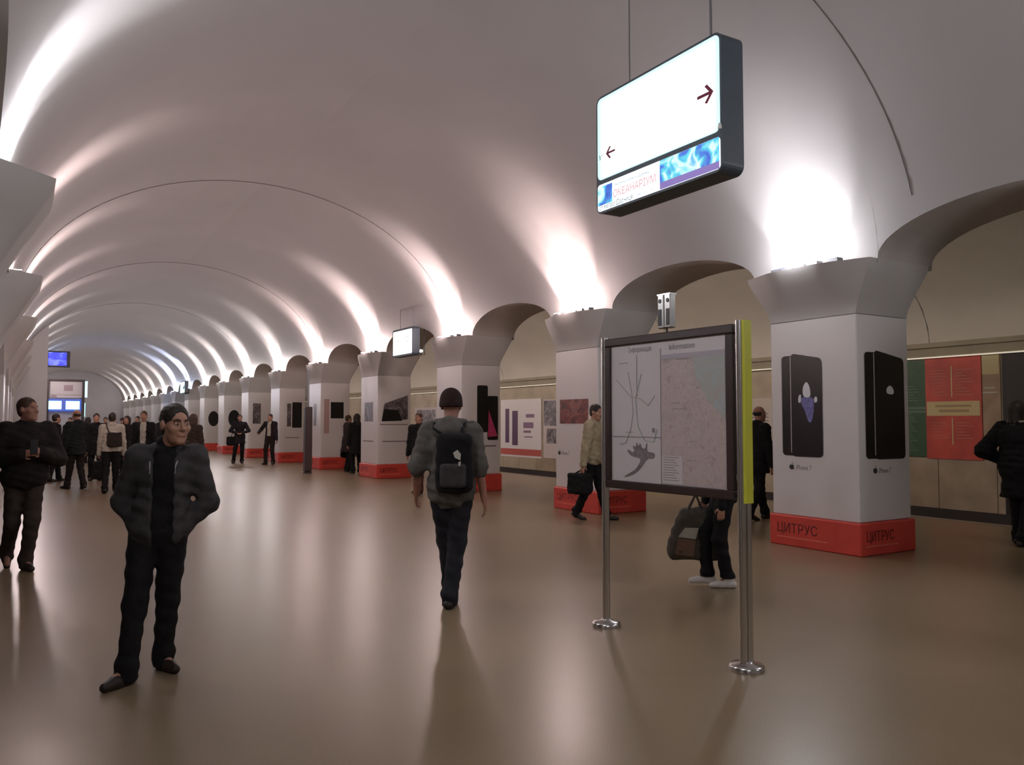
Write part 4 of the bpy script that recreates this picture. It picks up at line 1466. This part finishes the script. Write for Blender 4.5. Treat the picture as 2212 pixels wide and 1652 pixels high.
        sdf_obj('lips', SDF().cone(Q(-.021, .0885, -.0565), Q(.021, .0885, -.0565), .0060 * s, k=.002).cone(Q(-.016, .0895, -.066), Q(.016, .0895, -.066), .0058 * s, k=.002), .0025, LIP, root)
    return dict(root=root, SH=SH, EL=EL, WR=WR, HD=HD, CH=CH, PEL=PEL, NB=NB_, F=F, L=L, U=U, s=s, J=J, Q=Q, Bt=Bt, AN=AN)


def bag(label, name, pr, c, half, m, rd=.04, strap=None, cat='bag', flapm=None, rotz=0, group=None):
    """soft box bag at local point c of person pr, with a strap through the given local points"""
    base = np.array(pr['root'].location) + c
    t = thing(name, label, cat, base, group)
    B = pr['Bt']
    if rotz:
        q = math.radians(rotz)
        B = np.stack([B[0] * math.cos(q) + B[1] * math.sin(q), B[1] * math.cos(q) - B[0] * math.sin(q), B[2]])
    k = SDF().box((0, 0, 0), half, B, rd, .01).ell(-B[2] * half[2] * .35, np.array((half[0] * 1.02, half[1] * 1.12, half[2] * .66)), B, .04).folds(.004, (30, 25, 28))
    sdf_obj('body', k, .012, m, t)
    if strap:
        for ln in strap:
            MB().tube([Vector(p - c) for p in ln], .012, 8).build('strap', m, t)
    return t, B


def fpt(px, py):
    p = on_floor(px, py)
    return np.array((p.x, p.y, 0.0))


def local_lf(q, foot, ang, s):
    """floor point q as (left, forward) metres at 1.75 m for a person standing at foot"""
    a = math.radians(ang) + YAW
    d = (np.array((q[0], q[1], 0)) - foot) / s
    return d @ np.array((-math.cos(a), math.sin(a), 0)), d @ np.array((math.sin(a), math.cos(a), 0))


# --- the man facing the camera
HERO_H = 1.70
hr, hl = fpt(272, 1478), fpt(352, 1444)
hf = (hr + hl) / 2
sc = HERO_H / 1.75
al, af = local_lf(hl, hf, 168, sc)
bl, bf = local_lf(hr, hf, 168, sc)
hero = person('man in an open dark jacket, hands in pockets, standing in front and looking aside', hf, 168, HERO_H, h=.0065,
              ankles=((al, af, 0), (-bl, bf, 0)), toes=(38, 32), pelvis=(.065, 0), up=(.105, -.01), head=(-36, 0), head_off=(.055, .02),
              elbows=((.255, -.05, 1.11), (.285, -.07, 1.12)), wrists=((.085, .01, .93), (.160, .0, .95)), hs=1.09, wide=.97, jmat=CHAR, open_front=BK, hem=.80, puff=.008,
              trousers=TROU, shoes=mat('shoe_brown', (.026, .015, .012), .5), hair='short', eyes=True, collar=True)
J = hero['J']
zz = [(J(.105 + q * .066, .115, z)) for q in (1, -1) for z in (.9, 1.3)]
for q in (1, -1):
    pts = [J(.105 + q * .085, .078, 1.405), J(.105 + q * .078, .118, 1.36), J(.105 + q * .075, .135, 1.31)]
    MB().tube([Vector(p) for p in pts], .006, 6).build('drawstring', mat('drawstring_grey', (.30, .29, .29), .6), hero['root'])

# --- the walker with the backpack
wf = fpt(974, 1312)
wk = person('man in grey hooded jacket and dark knit hat walking away with a backpack', wf, 4, 1.87, h=.008,
            ankles=((.035, .22, .02), (-.01, -.02, 0)), toes=(6, 4), heels=(0.1, -.05), up=(.015, .05), head=(0, -6), head_off=(.0, .0),
            wrists=((.30, .10, .90), (.275, .02, .86)), elbows=((.265, -.06, 1.13), (.24, -.04, 1.13)), sleeve=.16, jmat=cloth('jacket_grey', (.115, .105, .095)), hem=.80, puff=.016,
            trousers=JEAN, shoes=SHOE_B, hair='beanie', hmat=cloth('knit_maroon', (.030, .014, .013)), hood=True, skin=SKIN_RED)
J = wk['J']; s_ = wk['s']; F = wk['F']; L = wk['L']; U = wk['U']
c = J(-.055, -.205, 1.17)
sl = [[c + (L * q * .07 + U * .20 + F * .05) * s_, J(.015 + q * .115, -.10, 1.44), J(.015 + q * .13, .03, 1.49), J(.015 + q * .13, .16, 1.36), J(.015 + q * .14, .18, 1.2)] for q in (1, -1)]
bp, B = bag('black backpack with a small white emblem on the back of the walking man', 'backpack', wk, c, np.array((.155, .085, .25)), BK, .06, sl, cat='backpack')
fr = Frame(Vector(-F * .128 + L * -.02 + U * .03), Vector(-L), Vector(U))
fr.plate('emblem', [(.0, .02), (.045, .0), (.05, .05), (.02, .085), (-.015, .06)], mat('emblem_white', (.6, .58, .5), .6), bp, .006, .014)
fr.plate('emblem', [(.03, -.045), (.045, -.05), (.05, -.01), (.03, -.015)], mat('emblem_white', (.6, .58, .5), .6), bp, .006, .014)
sdf_obj('pocket', SDF().box(-F * .095 - U * .10, np.array((.11, .035, .10)), wk['Bt'], .03), .012, CHAR, bp)

# --- dark man behind the walker
f = fpt(905, 1066)
person('dark coated person half hidden behind the backpack walker', f, 200, 1.80, h=.014, ankles=((.09, .12, 0), (.09, -.12, 0)), jmat=BK, hem=.62, trousers=cloth('trouser_rust', (.10, .035, .028)), hair='short', hmat=HAIR_B, fingers=False)

# --- beige jacket man with the dark bag
f = fpt(1278, 1122)
bj = person('man in beige jacket and dark trousers beside the left post of the map board', f, 120, 1.88, h=.011, ankles=((.06, .22, 0), (.06, -.22, .03)), heels=(0, .3), toes=(8, 8), head=(10, -8), up=(0, .05),
            wrists=((.24, .12, .86), (.27, -.06, .84)), jmat=cloth('jacket_beige', (.40, .33, .22)), hem=.83, puff=.02, trousers=BK, hair='short', hmat=HAIR_D)
c = bj['WR'][1] + np.array((0, 0, -.30)) - bj['F'] * .06
bag('dark soft bag in the hand of the man in beige jacket', 'handbag', bj, c, np.array((.09, .20, .17)), BK, .05, [[c + bj['F'] * .12 + U * .14, bj['WR'][1] + bj['F'] * .04 - U * .09, bj['WR'][1] - bj['F'] * .05 - U * .09, c - bj['F'] * .12 + U * .14]])

# --- person behind the map board: white shoes and a bag
f = fpt(1566, 1268)
bh = person('person in black trousers and white shoes walking behind the map board', f, -82, 1.66, h=.011, ankles=((.03, -.03, 0), (.04, .17, .03)), toes=(3, 3), heels=(0, .05), wrists=((.24, .05, .84), (.25, .16, .86)),
            jmat=BK, hem=.86, trousers=BK, shoes=SHOE_W, cuff=.095, hair='short', hmat=HAIR_B)
c = np.array(on_floor(1498, 1196) - Vector(f)) * 1.0
c = bh['F'] * .27 + bh['L'] * -.10 + U * .50
B_ = bh['Bt']
t = thing('tote_bag', 'grey tote bag with a pale patch hanging behind the map board', 'bag', f + c)
k = SDF()
for z, hw in ((-.19, .20), (-.10, .19), (0, .165), (.10, .12), (.18, .08)):
    k.cone(-bh['F'] * hw + U * z, bh['F'] * hw + U * z, .075, k=.05)
k.folds(.005)
sdf_obj('body', k, .011, cloth('tote_grey', (.085, .075, .06)), t)
fr = Frame(Vector(bh['L'] * .074), Vector(-bh['F']) if False else Vector(bh['F'] * -1), Vector(U))
sgn = 1 if (np.array(fr.N) @ np.array(EYE - Vector(f + c))) > 0 else -1
side = bh['L'] * (1 if (bh['L'] @ (np.array(EYE) - f)) > 0 else -1)
Ux = np.cross(np.array((0, 0, 1.0)), side)
fr = Frame(Vector(side * .076), Vector(Ux), Vector(U))
fr.plate('patch', [(-.17, -.03), (.0, -.05), (.03, .06), (-.10, .06)], mat('tote_patch', (.42, .40, .33), .7), t, .008, .01)
fr.plate('patch', [(-.20, -.20), (-.02, -.22), (.0, -.06), (-.17, -.04)], mat('tote_brown', (.16, .09, .055), .7), t, .006, .01)
for q in (-.05, .05):
    MB().tube([Vector(-bh['F'] * .08 + U * .20 + side * q), Vector(-bh['F'] * .02 + U * .36 + side * q * .3), Vector(bh['F'] * .0 + U * .36 + side * q * .3), Vector(bh['F'] * .08 + U * .20 + side * q)], .010, 8).build('handle', mat('tote_handle', (.05, .04, .035), .7), t)

# --- man right of the map board
f = fpt(1636, 1122)
person('bald man in black jacket seen between map board and nearest column', f, 70, 1.85, h=.012, ankles=((.07, .2, 0), (.07, -.2, .03)), heels=(0, .3), up=(0, .04), jmat=BK, hem=.72, trousers=BK, hair='bald', hmat=HAIR_D, skin=SKIN_RED)

# --- dark figure at the right edge
f = fpt(2205, 1178)
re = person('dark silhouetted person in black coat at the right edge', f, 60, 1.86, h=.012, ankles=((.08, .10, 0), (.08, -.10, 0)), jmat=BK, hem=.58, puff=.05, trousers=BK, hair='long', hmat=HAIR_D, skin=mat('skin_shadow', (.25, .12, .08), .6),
            elbows=((.36, -.12, 1.14), (.36, -.12, 1.14)), wrists=((.20, .12, 1.0), (.20, .12, 1.0)))
pts = [re['NB'] + (re['L'] * .10 * math.sin(x) - re['F'] * .09 * math.cos(x)) + U * .03 for x in np.linspace(-2.4, 2.4, 10)]
MB().tube([Vector(p) for p in pts], .022, 8).build('scarf', cloth('scarf_pale', (.36, .32, .26)), re['root'])

# --- man at the left edge
f = fpt(48, 1230)
lm = person('man in dark jacket holding something at his chest, cut by the left edge', f, 140, 1.86, h=.010, ankles=((.02, .04, 0), (.10, -.28, .08)), heels=(0, .7), toes=(10, 5), up=(.0, .03), head=(-40, 5),
            elbows=((.29, .0, 1.12), (.29, .0, 1.12)), wrists=((.08, .30, 1.20), (.08, .28, 1.18)), jmat=cloth('jacket_brownblack', (.018, .013, .012)), hem=.80, puff=.04, trousers=cloth('trouser_brown', (.045, .032, .026)), hair='short', hmat=HAIR_B, skin=SKIN_RED)
t = thing('phone', 'small phone in the hands of the man at the left edge', 'phone', f + (lm['WR'][0] + lm['WR'][1]) / 2 + lm['F'] * .13 + U * .07)
MB().box((0, 0, 0), (.036, .005, .072), Matrix((lm['L'], lm['F'], U)).transposed(), bev=.003).build('case', M_BLACK, t)
MB().box(Vector(-lm['F'] * .0065), (.031, .001, .062), Matrix((lm['L'], lm['F'], U)).transposed()).build('screen', mat('phone_glass', (.03, .03, .04), .1), t)

# --- crowd on the left
f = fpt(163, 1056)
person('bald man in dark suit walking left below the two pale blue screens', f, -60, 1.88, h=.014, ankles=((.07, .20, 0), (.07, -.18, .02)), heels=(0, .25), jmat=cloth('suit_teal', (.014, .016, .017)), hem=.76, trousers=cloth('suit_brown', (.022, .018, .017)), hair='bald', hmat=HAIR_B, fingers=False)
f = fpt(238, 1064)
wp = person('person in a cream jacket with a dark satchel walking away on the left', f, -18, 1.80, h=.013, ankles=((.08, -.20, .02), (.08, .20, 0)), heels=(.3, 0), up=(0, .04), jmat=cloth('jacket_cream', (.50, .45, .37)), hem=.90, puff=.015, trousers=BK, hair='short', hmat=HAIR_D, fingers=False)
c = wp['J'](-.09, -.22, 1.16)
bag('dark satchel on the back of the person in the cream jacket', 'satchel', wp, c, np.array((.15, .06, .16)), cloth('satchel_brown', (.030, .022, .016)), .03,
    [[c + (wp['L'] * .10 + U * .14), wp['J'](.06, -.19, 1.40), wp['J'](.11, -.02, 1.52), wp['J'](.12, .16, 1.36)]], rotz=0)
f2 = wp['WR'][0] + U * -.36
bag('black shopping bag carried low by the person in the cream jacket', 'shopping_bag', wp, f2, np.array((.12, .16, .20)), BK, .03, [[f2 + wp['F'] * .08 + U * .18, wp['WR'][0] - U * .08, f2 - wp['F'] * .08 + U * .18]])
f = fpt(308, 1050)
person('man in black suit over a pale shirt in the crowd behind the standing man', f, 165, 1.86, h=.014, jmat=BK, hem=.74, open_front=cloth('shirt_pale', (.45, .42, .34)), trousers=BK, hair='short', hmat=HAIR_B, fingers=False)
f = fpt(205, 1038)
person('dark haired man in black coat between bald man and cream jacket', f, 150, 1.82, h=.015, jmat=BK, hem=.66, trousers=BK, hair='short', hmat=HAIR_D, fingers=False)
f = fpt(272, 1030)
person('woman with dark hair and coat right behind the cream jacket', f, 175, 1.76, h=.015, jmat=cloth('coat_dark', (.016, .014, .015)), hem=.60, trousers=BK, hair='long', hmat=HAIR_D, fingers=False)
f = fpt(116, 1040)
person('dark coated person right beside the man at the left edge', f, 40, 1.80, h=.015, jmat=BK, hem=.70, trousers=BK, hair='short', hmat=HAIR_D, fingers=False, ankles=((.08, .15, 0), (.08, -.15, 0)))
f = fpt(415, 1052)
person('woman with long brown hair and brown coat just behind the standing man', f, 20, 1.78, h=.014, jmat=cloth('coat_brown', (.045, .030, .022)), hem=.55, puff=.01, trousers=BK, hair='long', hmat=HAIR_B, fingers=False)
f = fpt(345, 1020)
person('pale haired person in dark coat behind the black suit with pale shirt', f, 30, 1.80, h=.016, jmat=cloth('coat_dark', (.016, .014, .015)), hem=.7, trousers=BK, hair='grey', hmat=HAIR_G, fingers=False)
for px, py, an, lb, hm in ((150, 1004, 170, 'far person in black under the blue screens, left one', 'short'), (188, 1000, 10, 'far person in black coat just right of the kiosk', 'long'),
                           (226, 996, 160, 'far person in dark coat above the cream jacket shoulder', 'short'), (262, 992, 20, 'distant dark figure farthest back in the left crowd', 'cap'), (296, 996, 190, 'distant dark coated figure behind the pale shirted man', 'short')):
    person(lb, fpt(px, py), an, 1.78 + .05 * math.sin(px), h=.018, jmat=BK if px % 4 else CHAR, hem=.66, trousers=BK, hair=hm, hmat=HAIR_D, fingers=False, collar=False)

# --- people along the right row
f = fpt(517, 1000)
sp_ = person('person in dark coat holding hands at the waist before eighth column', f, 165, 1.86, h=.016, ankles=((.08, -.05, 0), (.20, .05, 0)), wrists=((.10, .2, 1.08), (.10, .2, 1.08)), ehint=((1, -.3, 0), (1, -.3, 0)), jmat=cloth('coat_violet', (.020, .016, .020)), hem=.70, trousers=BK, hair='short', hmat=HAIR_B, fingers=False)
c = sp_['J'](-.30, .0, .80)
bag('dark shoulder bag at the side of the person before eighth column', 'shoulder_bag', sp_, c, np.array((.16, .10, .17)), BK, .04, [[c + U * .15, sp_['J'](-.20, .0, 1.2), sp_['J'](-.17, .0, 1.5)]])
f = fpt(583, 1003)
person('man in dark suit jacket over a pale shirt before seventh column', f, 190, 1.88, h=.015, ankles=((.12, .0, 0), (.13, .06, 0)), wrists=((.26, .05, .86), (.34, .22, 1.08)), jmat=cloth('suit_maroon', (.022, .015, .017)), hem=.92, open_front=cloth('shirt_pale', (.45, .42, .34)), trousers=cloth('suit_trouser', (.02, .013, .012)), hair='short', hmat=HAIR_B, fingers=False)
f = fpt(750, 1018)
pa = person('person in grey coat with a dark bag, left of the pair by fifth column', f, 60, 1.80, h=.015, jmat=cloth('coat_greybrown', (.040, .030, .030)), hem=.60, trousers=BK, hair='short', hmat=HAIR_B, fingers=False)
c = pa['WR'][0] - U * .28
bag('dark handbag held by the left one of the pair at fifth column', 'handbag', pa, c, np.array((.08, .18, .15)), BK, .04, [[c + pa['F'] * .1 + U * .13, pa['WR'][0] - U * .06, c - pa['F'] * .1 + U * .13]])
f = fpt(770, 1022)
person('person in black coat, right one of the pair by fifth column', f, -30, 1.84, h=.015, jmat=BK, hem=.56, trousers=BK, hair='long', hmat=HAIR_D, fingers=False)
